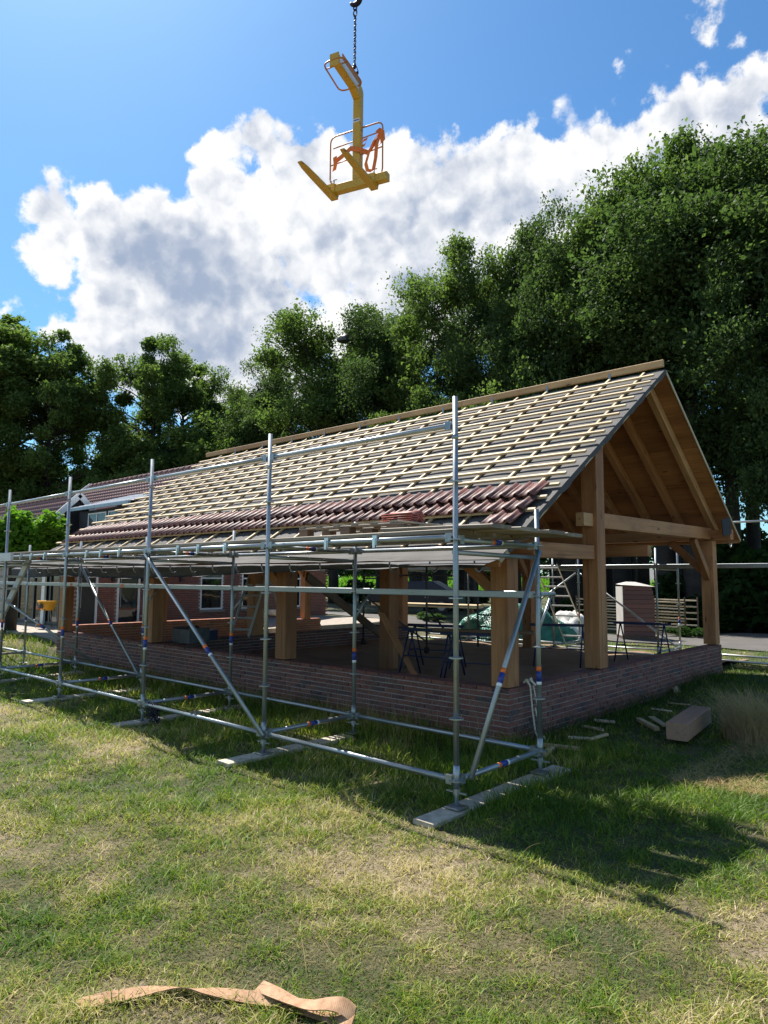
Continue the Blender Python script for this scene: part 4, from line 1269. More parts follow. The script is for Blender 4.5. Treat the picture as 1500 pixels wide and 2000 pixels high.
def car():
    c = on_z(825, 1218, .15); y0 = 20.5; x0 = on_y(815, 1190, y0).x
    t = thing('parked_car', 'dark parked car in the shade beyond the yard', 'car', (x0, y0, gz(x0, y0)))
    R = Matrix.Translation((x0, y0, gz(x0, y0) + .02)) @ Matrix.Rotation(math.radians(25), 4, 'Z')
    prof = [(-2.1, .35), (-2.15, .75), (-1.95, .95), (-1.3, 1.02), (-.65, 1.42), (.9, 1.45), (1.7, 1.0), (2.1, .92), (2.15, .4)]
    def ex(name, pr, hw, mat, par, taper=None):
        n = len(pr); b = MB()
        vs = [R @ Vector((x, -hw * (1 if z < 1.03 else .82), z)) for x, z in pr] + [R @ Vector((x, hw * (1 if z < 1.03 else .82), z)) for x, z in pr]
        b.add(vs, [tuple(range(n)), tuple(range(2 * n - 1, n - 1, -1))] + [(k + n, k, (k + 1) % n, (k + 1) % n + n)[::-1] for k in range(n)])
        return b.build(name, mat, par)
    ex('body', prof, .86, 'car_paint', t)
    ex('side_glass', [(-1.15, 1.05), (-.6, 1.36), (.8, 1.39), (1.4, 1.05)], .868, 'window_glass', t)
    for x in (-1.35, 1.35):
        for y in (-.8, .8):
            b = MB(); b.tube([R @ Vector((x, y - .1, .32)), R @ Vector((x, y + .1, .32))], .33, 18); w = b.build('wheel', 'rubber', t, False)
            b = MB(); b.tube([R @ Vector((x, y - .105, .32)), R @ Vector((x, y + .105, .32))], .2, 12); b.build('rim', 'zinc', w)
    for y in (-.6, .6):
        b = MB(); b.obox(R @ Matrix.Translation((-2.14, y, .72)), (.04, .3, .12)); b.build('headlight', 'decal_white', t)
car()

# ---------------------------------------------------------------- things in the grass on the right
def offcut(label, px0, px1, w, h, mat='batten_grey', zz=0.0):
    a = on_z(*px0, .03 + zz); b = on_z(*px1, .03 + zz)
    a.z = gz(a.x, a.y) + h / 2 + .035 + zz; b.z = gz(b.x, b.y) + h / 2 + .035 + zz
    o = beam('timber_offcut', a, b, w, h, mat, None); tag(o, label, 'offcut', 'timber offcuts in the shaded grass')
offcut('pale square offcut pointing at the scaffold corner, nearest of the offcuts', (1060, 1458), (1132, 1463), .06, .04, 'batten')
offcut('short pale block beside the foot of the scaffold corner upright', (1062, 1478), (1078, 1462), .07, .04, 'batten')
offcut('long thin batten offcut lying level in the shaded grass', (1110, 1441), (1150, 1443), .04, .03)
offcut('angled batten offcut forming a hook with another piece', (1150, 1445), (1186, 1436), .05, .03, 'batten')
offcut('thin strip of wood above the hooked offcuts', (1138, 1420), (1178, 1428), .04, .03)
offcut('grey strip of wood left of the big timber block', (1160, 1409), (1200, 1414), .08, .03)
offcut('square batten offcut lying in front of the big timber block', (1247, 1410), (1283, 1426), .07, .05, 'batten')
offcut('splintered pale offcut beside the big timber block', (1272, 1402), (1300, 1418), .09, .02)
offcut('thin lath lying across the grass above the big block', (1272, 1385), (1312, 1390), .03, .02)
offcut('straight lath beyond the big timber block', (1305, 1374), (1347, 1380), .03, .02)
offcut('flat board end leaning up near the gable wall', (1309, 1333), (1323, 1357), .11, .03)
offcut('narrow dark stick beside the flat board end near the gable wall', (1329, 1327), (1342, 1345), .04, .03, 'dark_plank')
a = on_z(1322, 1430, .14); b = on_z(1385, 1388, .14); dd = (b - a).normalized()
o = beam('timber_block', (a.x, a.y, .145), (a.x + dd.x * 1.25, a.y + dd.y * 1.25, .165), .24, .20, 'old_brown', None); 
tag(o, 'heavy square timber block lying in the grass beside the tuft of dry grass', 'timber')
# narrow strap hanging over the corner of the wall
def wall_strap():
    b = MB(); t = [(-.83, 2.48, .70), (-.80, 2.50, .74), (-.77, 2.53, .66), (-.765, 2.56, .40), (-.75, 2.60, .12), (-.70, 2.62, .03)]
    for off in (0, .07):
        for i in range(len(t) - 1):
            p, q = Vector(t[i]) + Vector((0, off, -.02 * off)), Vector(t[i + 1]) + Vector((0, off * 1.8, 0))
            b.obox(axis_m(p, q, (1, 0, .2)), ((q - p).length + .004, .03, .004))
    o = b.build('strap', 'sole', None); tag(o, 'narrow grey strap hanging over the brick wall beside the corner post', 'strap')
wall_strap()
def lawn_strap():
    """the wide tan sling: a loop lying on edge and folded in the grass"""
    ctl = [((138, 1977), .004, 4), ((200, 1967), .018, 18), ((260, 1955), .028, 10), ((315, 1941), .035, -14), ((360, 1934), .05, -26), ((400, 1941), .045, -6), ((450, 1948), .028, 14), ((500, 1953), .025, 22), ((545, 1957), .022, 8),
           ((595, 1972), .02, 2), ((645, 1988), .02, 10), ((688, 1994), .045, 55)]
    P = []
    for (px, z, ang) in ctl:
        q = on_z(px[0], px[1], z); P.append((Vector((q.x, q.y, gz(q.x, q.y) + z)), ang))
    def sub(P, n=8):
        out = []
        for i in range(len(P) - 1):
            p0, p1, p2, p3 = [P[max(0, min(len(P) - 1, i + k))] for k in (-1, 0, 1, 2)]
            for f in np.linspace(0, 1, n, endpoint=False):
                f2, f3 = f * f, f * f * f
                v = (p1[0] * 2 + (p2[0] - p0[0]) * f + (p0[0] * 2 - p1[0] * 5 + p2[0] * 4 - p3[0]) * f2 + (-p0[0] + p1[0] * 3 - p2[0] * 3 + p3[0]) * f3) * .5
                out.append((v, p1[1] + (p2[1] - p1[1]) * f))
        out.append(P[-1]); return out
    def ribbon(P, w):
        Q = sub(P); V = []; F = []; UV = []
        acc = 0
        for i, (p, ang) in enumerate(Q):
            d = (Q[min(i + 1, len(Q) - 1)][0] - Q[max(i - 1, 0)][0]).normalized()
            side = Vector((d.y, -d.x, 0)).normalized()
            a = math.radians(ang + 6 * math.sin(i * .13) + 3 * math.sin(i * .31 + 1))
            wv = (side * -math.cos(a) + Vector((0, 0, 1)) * math.sin(a))
            nn = d.cross(wv).normalized() * .0022
            if i: acc += (p - Q[i - 1][0]).length
            base = p - wv * (w * .15)
            V += [base - nn, base + wv * w - nn, base + wv * w + nn, base + nn]; UV.append(acc)
        for i in range(len(Q) - 1):
            for e in range(4): F.append((i * 4 + e, i * 4 + (e + 1) % 4, (i + 1) * 4 + (e + 1) % 4, (i + 1) * 4 + e))
        F += [(3, 2, 1, 0), tuple(len(V) - 4 + k for k in range(4))]
        return V, F, UV
    b = MB(); uvs = []
    P2 = []
    for (px, z, ang) in [((500, 1927), .045, 12), ((535, 1940), .05, 8), ((570, 1953), .055, -8), ((605, 1962), .06, 5), ((640, 1962), .07, 28), ((668, 1970), .065, 50), ((690, 1990), .045, 70)]:
        q = on_z(px[0], px[1], z); P2.append((Vector((q.x, q.y, gz(q.x, q.y) + z)), ang))
    for pp in (P, P2):
        V, F, U = ribbon(pp, .062); b.add(V, F); uvs += [(u, k) for u in U for k in (0, .085, .085, 0)]
    A = np.array(b.v); c = A.mean(0); c[2] = A[:, 2].min()
    me = mesh_from((A - c).tolist(), b.f, False, 'webbing_strap')
    uv = me.uv_layers.new(name='uv')
    for lp in me.loops: uv.data[lp.index].uv = (uvs[lp.vertex_index][0] * 1.0, uvs[lp.vertex_index][1] * 1.0)
    o = obj('webbing_strap', me, 'webbing', None, Matrix.Translation(Vector(c)))
    tag(o, 'tan woven lifting strap lying twisted on the lawn in the foreground', 'strap')
lawn_strap()
# ---------------------------------------------------------------- the brick house behind
def tiled_roof(name, parent, A, ex, L, D, H, mat, pw=.21, course=.27, amp=.022):
    A, ex, D = Vector(A), Vector(ex).normalized(), Vector(D).normalized(); N = ex.cross(D).normalized()
    if N.z < 0: N = -N
    nx = int(L / pw) * 5 + 1
    u = np.linspace(0, L, nx); prof = amp * np.maximum(np.sin(u / pw * 2 * math.pi), -.25)
    nc = max(1, int(H / course)); V = []; F = []; n0 = 0
    A_ = np.array(A); e_ = np.array(ex); d_ = np.array(D); n_ = np.array(N)
    for c in range(nc):
        jit = RNG.uniform(-.004, .004)
        for (s, lift) in ((c * H / nc - .0, -.012), (c * H / nc, .045 + jit), ((c + 1) * H / nc + .01, .008)):
            V.append(A_ + np.outer(u, e_) + d_ * s + np.outer(prof + lift, n_))
        for r in range(2):
            i = n0 + r * nx + np.arange(nx - 1)
            F.append(np.stack([i, i + 1, i + nx + 1, i + nx], 1))
        n0 += 3 * nx
    V = np.concatenate(V); F = np.concatenate(F); c = V.mean(0)
    o = obj(name, fast_mesh(name, V - c, F, True), mat, parent, Matrix.Translation(Vector(c))); o['kind'] = 'stuff'
    return o
def house():
    XW = -18.0; g = .40
    t = thing('brick_house', 'red brick house with purple tiled roofs, white dormer and glass doors, behind the scaffold', 'house', (-24, 9, g))
    b = MB(); b.box((-28.4, 4.7, .1), (XW - .03, 15.4, 2.75)); b.build('wall_core', 'mortar', t)
    b = MB()
    b.add([(XW - .03, 5.95, 2.75), (XW - .03, 14.05, 2.75), (XW - .03, 10.0, 6.05), (XW - .3, 5.95, 2.75), (XW - .3, 14.05, 2.75), (XW - .3, 10, 6.05)], [(0, 1, 2), (5, 4, 3), (0, 3, 4, 1), (1, 4, 5, 2), (2, 5, 3, 0)])
    b.build('gable', 'brick_house', t)
    # bricks laid round the openings
    holes = [(4.80, 5.50, 0, 2.42), (6.10, 6.94, 0, 2.42), (9.22, 10.21, .72, 2.42), (11.02, 12.04, .72, 2.42), (13.1, 14.0, .72, 2.42)]
    b = MB(); pitch = .0625; z = g; row = 0
    while z < 2.74:
        y = 4.62 - (.11 if row % 2 else 0)
        while y < 15.38:
            y1 = y + .21; yc = (y + y1) / 2; zc = z + .026
            if not any(h0 < yc < h1 and h2 < zc < h3 for h0, h1, h2, h3 in holes):
                dx = RNG.uniform(-.003, .003)
                x1 = XW + dx
                ya = max(y, 4.62); n = len(b.v)
                b.add([(XW - .05, ya, z), (x1, ya, z), (x1, y1, z), (XW - .05, y1, z), (XW - .05, ya, z + .052), (x1, ya, z + .052), (x1, y1, z + .052), (XW - .05, y1, z + .052)],
                      [(1, 2, 6, 5), (4, 5, 6, 7), (0, 3, 2, 1), (0, 1, 5, 4), (2, 3, 7, 6)])
            y += .222
        z += pitch; row += 1
    o = b.build('brick_courses', 'brick_house', t); o['kind'] = 'stuff'
    def window(y0, y1, z0, z1, transom=True, sill=True, mull=True):
        f = MB(); w = .055
        f.box((XW - .06, y0, z0), (XW + .015, y0 + w, z1)); f.box((XW - .06, y1 - w, z0), (XW + .015, y1, z1))
        f.box((XW - .06, y0 + w, z0), (XW + .015, y1 - w, z0 + w)); f.box((XW - .06, y0 + w, z1 - w), (XW + .015, y1 - w, z1))
        if transom: f.box((XW - .06, y0 + w, z1 - .52), (XW + .012, y1 - w, z1 - .47))
        o = f.build('window_frame', 'white_paint', t)
        p = MB(); p.box((XW - .055, y0 + w, z0 + w), (XW - .028, y1 - w, z1 - w)); p.build('pane', 'window_glass', o)
        if sill:
            s = MB(); s.box((XW - .05, y0 - .06, z0 - .09), (XW + .08, y1 + .06, z0 - .002)); s.build('sill', 'concrete', o)
        return o
    window(9.24, 10.19, .78, 2.40); window(11.04, 12.02, .78, 2.40); window(13.12, 13.98, .78, 2.40)
    def door(y0, y1, pane, white):
        f = MB(); w = .07
        f.box((XW - .06, y0, g), (XW + .02, y0 + w, 2.40)); f.box((XW - .06, y1 - w, g), (XW + .02, y1, 2.40)); f.box((XW - .06, y0 + w, 2.32), (XW + .02, y1 - w, 2.40))
        o = f.build('door_frame', 'white_paint' if white else 'frame_dark', t)
        d = MB(); d.box((XW - .05, y0 + w, g + .02), (XW - .01, y1 - w, 2.32)); d.build('door_leaf', 'window_glass' if pane else 'frame_dark', o)
        d = MB(); d.box((XW - .01, y0 + w + .04, g + .55), (XW + .03, y0 + w + .06, g + 1.5)); d.build('door_handle', 'zinc', o)
        d = MB(); d.box((XW - .05, y0, g - .02), (XW + .12, y1, g + .03)); d.build('threshold', 'concrete', o)
    door(4.82, 5.48, False, True); door(6.12, 6.92, True, True)
    for y in (5.96, 6.99, 8.43, 14.68):
        b = MB(); b.box((XW + .002, y - .045, 1.78), (XW + .09, y + .045, 1.98)); b.build('wall_lamp', 'frame_dark', t)
    # glazed front
    b = MB(); 
    for x in np.linspace(-22.6, -18.05, 8): b.box((x - .05, 4.56, g), (x + .05, 4.68, 2.55))
    b.box((-22.65, 4.565, 2.45), (-18.0, 4.675, 2.75)); b.box((-22.65, 4.565, g), (-18.0, 4.675, g + .1))
    o = b.build('glazed_front', 'frame_dark', t)
    for x0, x1 in zip(np.linspace(-22.6, -18.05, 8)[:-1], np.linspace(-22.6, -18.05, 8)[1:]):
        p = MB(); p.box((x0 + .05, 4.60, g + .1), (x1 - .05, 4.63, 2.45)); p.build('pane', 'window_glass', o)
    for x in (-19.75, -18.05):
        p = MB(); p.box((x - .12, 4.50, g), (x + .12, 4.56, 2.6)); p.build('white_board', 'white_paint', t)
    # main roof
    sl = .83; ye = 5.70; ze = 6.2 - (10 - ye) * sl; D = Vector((0, 1, sl)).normalized(); H = math.hypot(10 - ye, (10 - ye) * sl)
    tiled_roof('roof_tiles', t, (-28.6, ye, ze), (1, 0, 0), 11.0, D, H, 'house_tile')
    D2 = Vector((0, -1, sl)).normalized(); tiled_roof('roof_tiles', t, (-28.6, 20 - ye, ze), (1, 0, 0), 11.0, D2, H, 'house_tile')
    b = MB()
    for k in range(27):
        x = -28.6 + k * .41; b.tube([(x, 10, 6.2), (x + .42, 10, 6.22)], .11, 8)
    o = b.build('ridge_tiles', 'house_tile', t, True); o['kind'] = 'stuff'
    for x in (-28.68, -17.52):
        beam('verge_board', (x, ye, ze - .03), (x, 10.02, 6.27), .05, .2, 'white_paint', t, (0, -sl, 1))
        beam('verge_board', (x, 20 - ye, ze - .03), (x, 9.98, 6.27), .05, .2, 'white_paint', t, (0, sl, 1))
    b = MB(); b.box((-23.2, 4.3, 2.752), (-17.85, 6.2, 2.92)); b.box((-28.4, 13.8, 2.752), (-17.85, 15.6, 2.92)); b.build('flat_roof', 'zinc', t)
    # dormer
    y0 = 6.7; xa, xb = -22.3, -18.1
    b = MB(); b.box((xa, y0, 3.2), (xb, 8.6, 4.34)); dm = b.build('dormer', 'black_wood', t)
    for (w0, w1) in ((-21.5, -20.12), (-19.95, -18.55)):
        f = MB(); f.box((w0, y0 - .04, 3.68), (w1, y0 - .002, 3.73)); f.box((w0, y0 - .04, 4.19), (w1, y0 - .002, 4.24))
        for x in (w0, (w0 + w1) / 2 - .025, w1 - .05): f.box((x, y0 - .04, 3.73), (x + .05, y0 - .002, 4.19))
        o = f.build('dormer_window', 'white_paint', t)
        p = MB(); p.box((w0 + .05, y0 - .02, 3.73), (w1 - .05, y0 - .008, 4.19)); p.build('pane', 'window_glass', o)
    b = MB(); b.box((xa - .1, y0 - .38, 4.34), (xb + .2, y0 - .29, 4.44)); b.build('dormer_gutter', 'zinc', t)
    Dd = Vector((0, 1, .30)).normalized()
    tiled_roof('dormer_tiles', t, (xa - .15, y0 - .34, 4.42), (1, 0, 0), xb - xa + .4, Dd, 2.6, 'white_tile', .16, .2, .010)
    # side wing with its own gable
    XG2 = -23.0; ry, rz = 6.95, 5.05; ws = 1.02; ey = 4.35; ez = rz - (ry - ey) * ws
    b = MB(); b.box((-37, 4.9, .1), (XG2 - .1, 9.4, 2.8)); b.build('wing_wall', 'brick_house', t)
    b = MB(); b.add([(XG2 - .05, ey + .2, ez + .1), (XG2 - .05, 2 * ry - ey - .2, ez + .1), (XG2 - .05, ry, rz - .1), (XG2 - .25, ey + .2, ez + .1), (XG2 - .25, 2 * ry - ey - .2, ez + .1), (XG2 - .25, ry, rz - .1)],
                    [(0, 1, 2), (5, 4, 3), (0, 3, 4, 1), (1, 4, 5, 2), (2, 5, 3, 0)]); b.build('wing_gable', 'black_wood', t)
    Dw = Vector((0, 1, ws)).normalized(); Hw = math.hypot(ry - ey, rz - ez)
    tiled_roof('wing_tiles', t, (-37, ey, ez + .03), (1, 0, 0), 14.1, Dw, Hw, 'house_tile')
    tiled_roof('wing_tiles', t, (-37, 2 * ry - ey, ez + .03), (1, 0, 0), 14.1, Vector((0, -1, ws)).normalized(), Hw, 'house_tile')
    b = MB()
    for k in range(34):
        x = -37 + k * .415; b.tube([(x, ry, rz + .03), (x + .425, ry, rz + .05)], .11, 8)
    o = b.build('ridge_tiles', 'house_tile', t, True); o['kind'] = 'stuff'
    for sg in (1, -1):
        beam('barge_board', (XG2 + .10, ry - sg * (ry - ey + .05), ez - .05), (XG2 + .10, ry + sg * .02, rz + .03), .06, .22, 'white_paint', t, (0, -sg, 1))
    for k in range(3):
        p = MB(); x = -30.5 + k * 2.2
        M = axis_m((x - .45, 5.6, ez + (5.6 - ey) * ws + .07), (x + .45, 5.6, ez + (5.6 - ey) * ws + .07), (0, -ws, 1)); p.obox(M, (.9, 1.1, .06)); p.build('roof_window', 'window_glass', t)
house()
def tub():
    p = on_z(91, 1226, .40); p = Vector((-18.6, 4.0, .43)) if abs(p.y - 4) > 3 else p
    q = p
    t = thing('mortar_tub', 'yellow mortar mixing tub on a metal stand, on the terrace by the house', 'tub', q)
    prof = [(.19, .62), (.26, .86), (.285, .86), (.285, .90), (.25, .90), (.24, .86), (.17, .64)]
    n = 18; vs = []; fs = []
    for r, z in prof:
        for k in range(n): vs.append((q.x + r * 1.15 * math.cos(2 * math.pi * k / n), q.y + r * math.sin(2 * math.pi * k / n), q.z + z - .1))
    for i in range(len(prof)):
        j = (i + 1) % len(prof)
        if j == 0: continue
        for k in range(n): fs.append((i * n + k, i * n + (k + 1) % n, j * n + (k + 1) % n, j * n + k))
    fs.append(tuple(range(n - 1, -1, -1))); fs.append(tuple((len(prof) - 1) * n + k for k in range(n)))
    b = MB(); b.add(vs, fs); b.build('bowl', 'yellow_tub', t, True)
    for a in (45, 135, 225, 315):
        c, s = math.cos(math.radians(a)), math.sin(math.radians(a))
        pipe('leg', (q.x + .2 * c, q.y + .2 * s, q.z + .56), (q.x + .33 * c, q.y + .33 * s, q.z), .014, 'zinc', t, 6)
    b = MB(); b.box((q.x + .03, q.y - .31, q.z + .58), (q.x + .17, q.y - .2, q.z + .70)); b.build('motor', 'dark_steel', t)
    b = MB(); b.box((q.x - .13, q.y - .28, q.z + .55), (q.x - .03, q.y - .2, q.z + .64)); b.build('handle', 'label_orange', t)
tub()
def bin_():
    b = MB(); b.tube([(-17.5, 7.25, .43), (-17.5, 7.25, .80)], [.15, .18], 16); o = b.build('planter_pot', 'dark_steel', None, True); tag(o, 'dark plant pot beside the glass door of the house', 'pot')
    b = MB(); b.box((-15.6, 8.5, .43), (-14.6, 9.0, .62)); o = b.build('trough', 'old_wood', None); tag(o, 'long grey trough on the terrace under the white framed window', 'trough')
    b = MB(); b.tube([(-14.6, 9.6, .80), (-14.2, 9.9, .80)], .10, 10); o = b.build('rolled_mat', 'sole', None, True); tag(o, 'pale rolled mat on the orange red wall below the window', 'mat')
bin_()

# ---------------------------------------------------------------- plants
def tree_meshes(seed, H, R, th, nleaf, leaf, mat, open_=0.0, nclump=92, trunk_r=.32, low=.24):
    rng = np.random.default_rng(seed); rn = random.Random(seed)
    b = MB(); tp = []
    lean = (rn.uniform(-.4, .4), rn.uniform(-.4, .4))
    for k in range(8):
        f = k / 7; tp.append(Vector((lean[0] * f * f + .12 * math.sin(4 * f + seed), lean[1] * f * f + .12 * math.cos(5 * f + seed), f * H * .80)))
    b.tube(tp, [trunk_r * (1.15 - .15 * min(k, 1)) * (1 - .88 * (k / 7) ** 1.1) for k in range(8)], 9)
    C = []
    cz = H * (1 + low) / 2; rz = H * (1 - low) / 2
    tries = 0
    while len(C) < nclump and tries < 5000:
        tries += 1
        v = rng.normal(size=3); v /= np.linalg.norm(v); rad = rng.uniform(.35, 1.0) ** .55
        p = v * rad
        p = np.array([p[0] * R, p[1] * R, cz + p[2] * rz * 1.0])
        hfrac = (p[2] - H * low) / (H * (1 - low))
        lim = R * (1.06 - .62 * max(0, hfrac - .45) ** 1.6 * 2 - .3 * max(0, .3 - hfrac) * 2)
        if math.hypot(p[0], p[1]) > lim: continue
        C.append(p)
    C = np.array(C)
    for i, c in enumerate(C):
        if i % 2 == 0 or open_:
            c = Vector(c); hz = max(th, min(c.z - rn.uniform(.12, .4) * math.hypot(c.x, c.y) - .6, H * .72))
            f = hz / (H * .80); k = min(6, int(f * 7)); base = tp[k].lerp(tp[k + 1], f * 7 - k)
            mid = base.lerp(c, .5) + Vector((rn.uniform(-.3, .3), rn.uniform(-.3, .3), rn.uniform(-.1, .5)))
            r0 = trunk_r * (.40 if open_ else .30) * (1 - .6 * f)
            b.tube([base, base.lerp(mid, .5) + Vector((0, 0, .1)), mid, mid.lerp(c, .6), c], [r0, r0 * .8, r0 * .6, r0 * .4, .015], 6)
    A = np.array(b.v)
    tm = mesh_from(b.v, b.f, True, 'trunk'); tm.materials.append(MAT['trunk'])
    per = rng.dirichlet(np.full(len(C), 4.0)) * nleaf
    P = []
    for c, n in zip(C, per.astype(int)):
        rad = R * rng.uniform(.15, .29) * (1 - .22 * open_)
        g = rng.normal(size=(n, 3)); g /= np.linalg.norm(g, axis=1)[:, None]; g *= (rng.uniform(0, 1, n) ** .33)[:, None]
        lump = 1 + .35 * np.sin(g[:, :1] * 6 + c[0]) * np.sin(g[:, 1:2] * 7 + c[1])
        # sprays: pull leaves into twigs
        k = max(4, n // 22); tw = rng.normal(size=(k, 3)); tw /= np.linalg.norm(tw, axis=1)[:, None]; tw *= (rng.uniform(.45, 1.08, k))[:, None]
        idx = rng.integers(0, k, n)
        g = np.where(rng.uniform(size=(n, 1)) < .62, tw[idx] + rng.normal(size=(n, 3)) * .13, g)
        P.append(c + g * lump * rad * np.array([1, 1, .66]))
    P = np.concatenate(P)
    V, F = leaf_cloud(P, leaf, rng, .5)
    cm = fast_mesh('crown', V, F); cm.materials.append(MAT[mat])
    return tm, cm
def tree_master(name, label, tm, cm, M, group):
    t = thing(name, label, 'tree', (0, 0, 0), group)
    obj('trunk', tm, None, t); obj('crown', cm, None, t)
    t.matrix_world = M
    return t
OAKS = [tree_meshes(11, 18, 5.6, 4.2, 105000, .078, 'oak_leaf', low=.22), tree_meshes(23, 18, 5.2, 4.0, 105000, .078, 'oak_leaf', low=.26),
        tree_meshes(37, 18, 6.0, 4.5, 110000, .078, 'oak_leaf', low=.20), tree_meshes(53, 18, 5.4, 3.5, 85000, .080, 'ash_leaf', .4, low=.22)]
ASH = [tree_meshes(71, 17, 4.8, 3.0, 90000, .082, 'ash_leaf', .8, 84, .30, .22), tree_meshes(83, 17, 4.6, 3.0, 90000, .082, 'ash_leaf', .8, 80, .34, .18)]
LOW = [tree_meshes(97, 9, 4.0, 3.2, 48000, .080, 'ash_leaf', 0, 50, .16, .40)]
made = {}; key_h = {}
def place_tree(kind, meshes, px, ytop, Y, H0, label, group, rot, wide=1.0, base=None):
    """stand a tree on the ground below a crown top seen at that bearing"""
    top = on_y(px, ytop, Y); g = gz(top.x, Y) if abs(top.x) < 60 else 0
    if key_h.get(id(meshes[1])) is None:
        zs = np.empty(len(meshes[1].vertices) * 3, np.float32); meshes[1].vertices.foreach_get('co', zs); key_h[id(meshes[1])] = float(np.percentile(zs[2::3], 99.8))
    H0 = key_h[id(meshes[1])]
    sc = (top.z - g) / H0
    M = Matrix.Translation((top.x, Y, g - .05)) @ Matrix.Rotation(rot, 4, 'Z') @ Matrix.Diagonal((sc * wide, sc * wide, sc, 1))
    key = id(meshes[1])
    if key not in made:
        made[key] = tree_master(kind, label, meshes[0], meshes[1], M, group); return made[key]
    o = dup(made[key], M, label); o['group'] = group; return o
G = 'tall trees in a row behind the building'
row = [(0, 1590, 235, 25.0, 'tall oak at the right edge of the photo, its crown cut by the frame', 0.3, 1.0), (2, 1440, 258, 26.5, 'tallest oak crown just left of the right edge', 1.9, .85),
       (1, 1330, 292, 25.5, 'tall dark oak rising straight above the gable end of the building', 2.7, .9), (3, 1235, 328, 27.0, 'oak above the ridge end, with its rounded top below the white cloud', 4.1, .72),
       (2, 1145, 400, 25.5, 'oak left of the gable ridge end, second step of the descending treetops', 5.2, .62), (0, 1085, 455, 26.0, 'oak whose top makes the first notch down in the line of treetops', 2.2, .6),
       (1, 1005, 492, 26.0, 'dense oak behind the middle of the tiled roof ridge', .9, .66), (3, 912, 512, 26.5, 'pale green oak above the second scaffold guard rail', 3.3, .75),
       (2, 810, 566, 26.0, 'oak at the foot of the long slope of treetops, behind the roof', 1.2, .72), (0, 742, 622, 27.0, 'dark oak right of the tree with the bird nest', 4.6, .66),
       (3, 655, 616, 26.0, 'open crowned tree with the dark bird nest near its top', 2.0, .92), (1, 580, 688, 27.0, 'round oak left of the tree with the nest', 3.9, .8),
       (2, 510, 716, 27.0, 'low dome shaped oak above the far end of the roof', .4, .75), (3, 470, 785, 28.0, 'smallest oak of the row, next to the gap of sky', 5.0, .5),
       (1, 1510, 420, 21.5, 'leaning oak in front of the row at the right edge, with sky showing through', 1.0, .7)]
for k, px, yt, Y, lb, rot, wd in row:
    place_tree('oak_tree', OAKS[k], px, yt, Y, 18, lb, G, rot, wd)
G2 = 'tall open trees behind the house'
for k, px, yt, Y, lb, rot, wd in [(1, 28, 630, 14.5, 'dark tall tree at the left edge, behind the wing of the house', .5, 1.25), (1, 112, 648, 16.0, 'tall open tree with bare forked limbs, second from the left edge', 2.3, .80),
                                  (0, 85, 720, 18.0, 'thin crowned tree leaning right with long bare branches', 4.4, .85), (0, 308, 662, 22.0, 'pale green open tree with two heads, above the house roof', .2, .78),
                                  (0, 365, 695, 25.0, 'pale green open tree next to the gap of sky above the roof', 3.0, .95), (1, -60, 600, 12.0, 'dark tall tree just outside the left edge', 1.4, 1.2)]:
    place_tree('ash_tree', ASH[k], px, yt, Y, 17, lb, G2, rot, wd)
G3 = 'low leafy trees below the tall trees'
for px, yt, Y, lb, rot, wd in [(275, 875, 20.0, 'low leafy tree behind the red house roof', .4, .8), (335, 830, 25.0, 'low leafy tree where the house roof meets the battens', 1.7, 1.0), (415, 815, 27.0, 'low leafy tree below the gap of sky', 2.9, .8),
                               (470, 800, 26.0, 'low leafy tree behind the far end of the ridge board', 4.1, .9), (830, 755, 22.5, 'bright low leafy tree just above the middle of the ridge', .8, .62),
                               (1030, 722, 22.5, 'bright low leafy tree above the ridge, left of the gable', 3.5, .6), (930, 745, 24.0, 'low leafy tree between the two bright low trees above the ridge', 5.1, .6), (60, 880, 16.0, 'low leafy tree behind the wing roof at the left edge', 2.0, .8)]:
    place_tree('leafy_tree', LOW[0], px, yt, Y, 9, lb, G3, rot, wd)
nq = on_y(672, 667, 24.2)
o = obj('bird_nest', lump_mesh('nest', None, (.38, .38, .42), 5, sub=3), 'dark_steel', None, Matrix.Translation(nq)); tag(o, 'dark round bird nest high in the open crowned tree', 'nest')
# dark bare trunks of the avenue, seen under the eaves
def trunk_only(px, Y, r, label, lean=0):
    p = on_y(px, 1200, Y); x = p.x; g = gz(x, Y)
    t = thing('tree_trunk', label, 'tree trunk', (x, Y, g), 'tree trunks of the avenue behind the building')
    pts = [(x + lean * z * .02 + .05 * math.sin(z), Y, g - .1 + z) for z in (0, .4, 1.5, 3, 6, 11)]
    b = MB(); b.tube(pts, [r * 1.35, r * 1.08, r, r * .95, r * .8, r * .3], 10); b.build('bark', 'trunk', t, True)
for px, Y, r, lb in [(1188, 27.5, .30, 'dark trunk just right of the gable post'), (1216, 25.5, .42, 'thick pale grey trunk between gable post and tile pallet'), (1236, 29, .26, 'slim dark trunk behind the tile pallet'),
                     (1301, 24.5, .46, 'thick dark trunk between the two back scaffold uprights'), (1320, 28, .33, 'dark trunk right beside the thick one between the scaffold uprights'), (1345, 26, .3, 'trunk seen under the knee brace'),
                     (1368, 24.0, .60, 'broad grey trunk directly left of the right corner post'), (1440, 25.5, .3, 'slim dark trunk in front of the orange roof'), (1085, 28, .33, 'dark trunk behind the top of the long ladder'),
                     (1112, 26, .34, 'trunk behind the rungs of the long ladder'), (1140, 27, .36, 'trunk between the long ladder and the gable post'), (858, 29, .5, 'grey trunk seen through the scaffold tower'),
                     (905, 31, .4, 'dark trunk left of the corner post'), (824, 30, .42, 'dark trunk left in the scaffold tower')]:
    trunk_only(px, Y, r, lb)

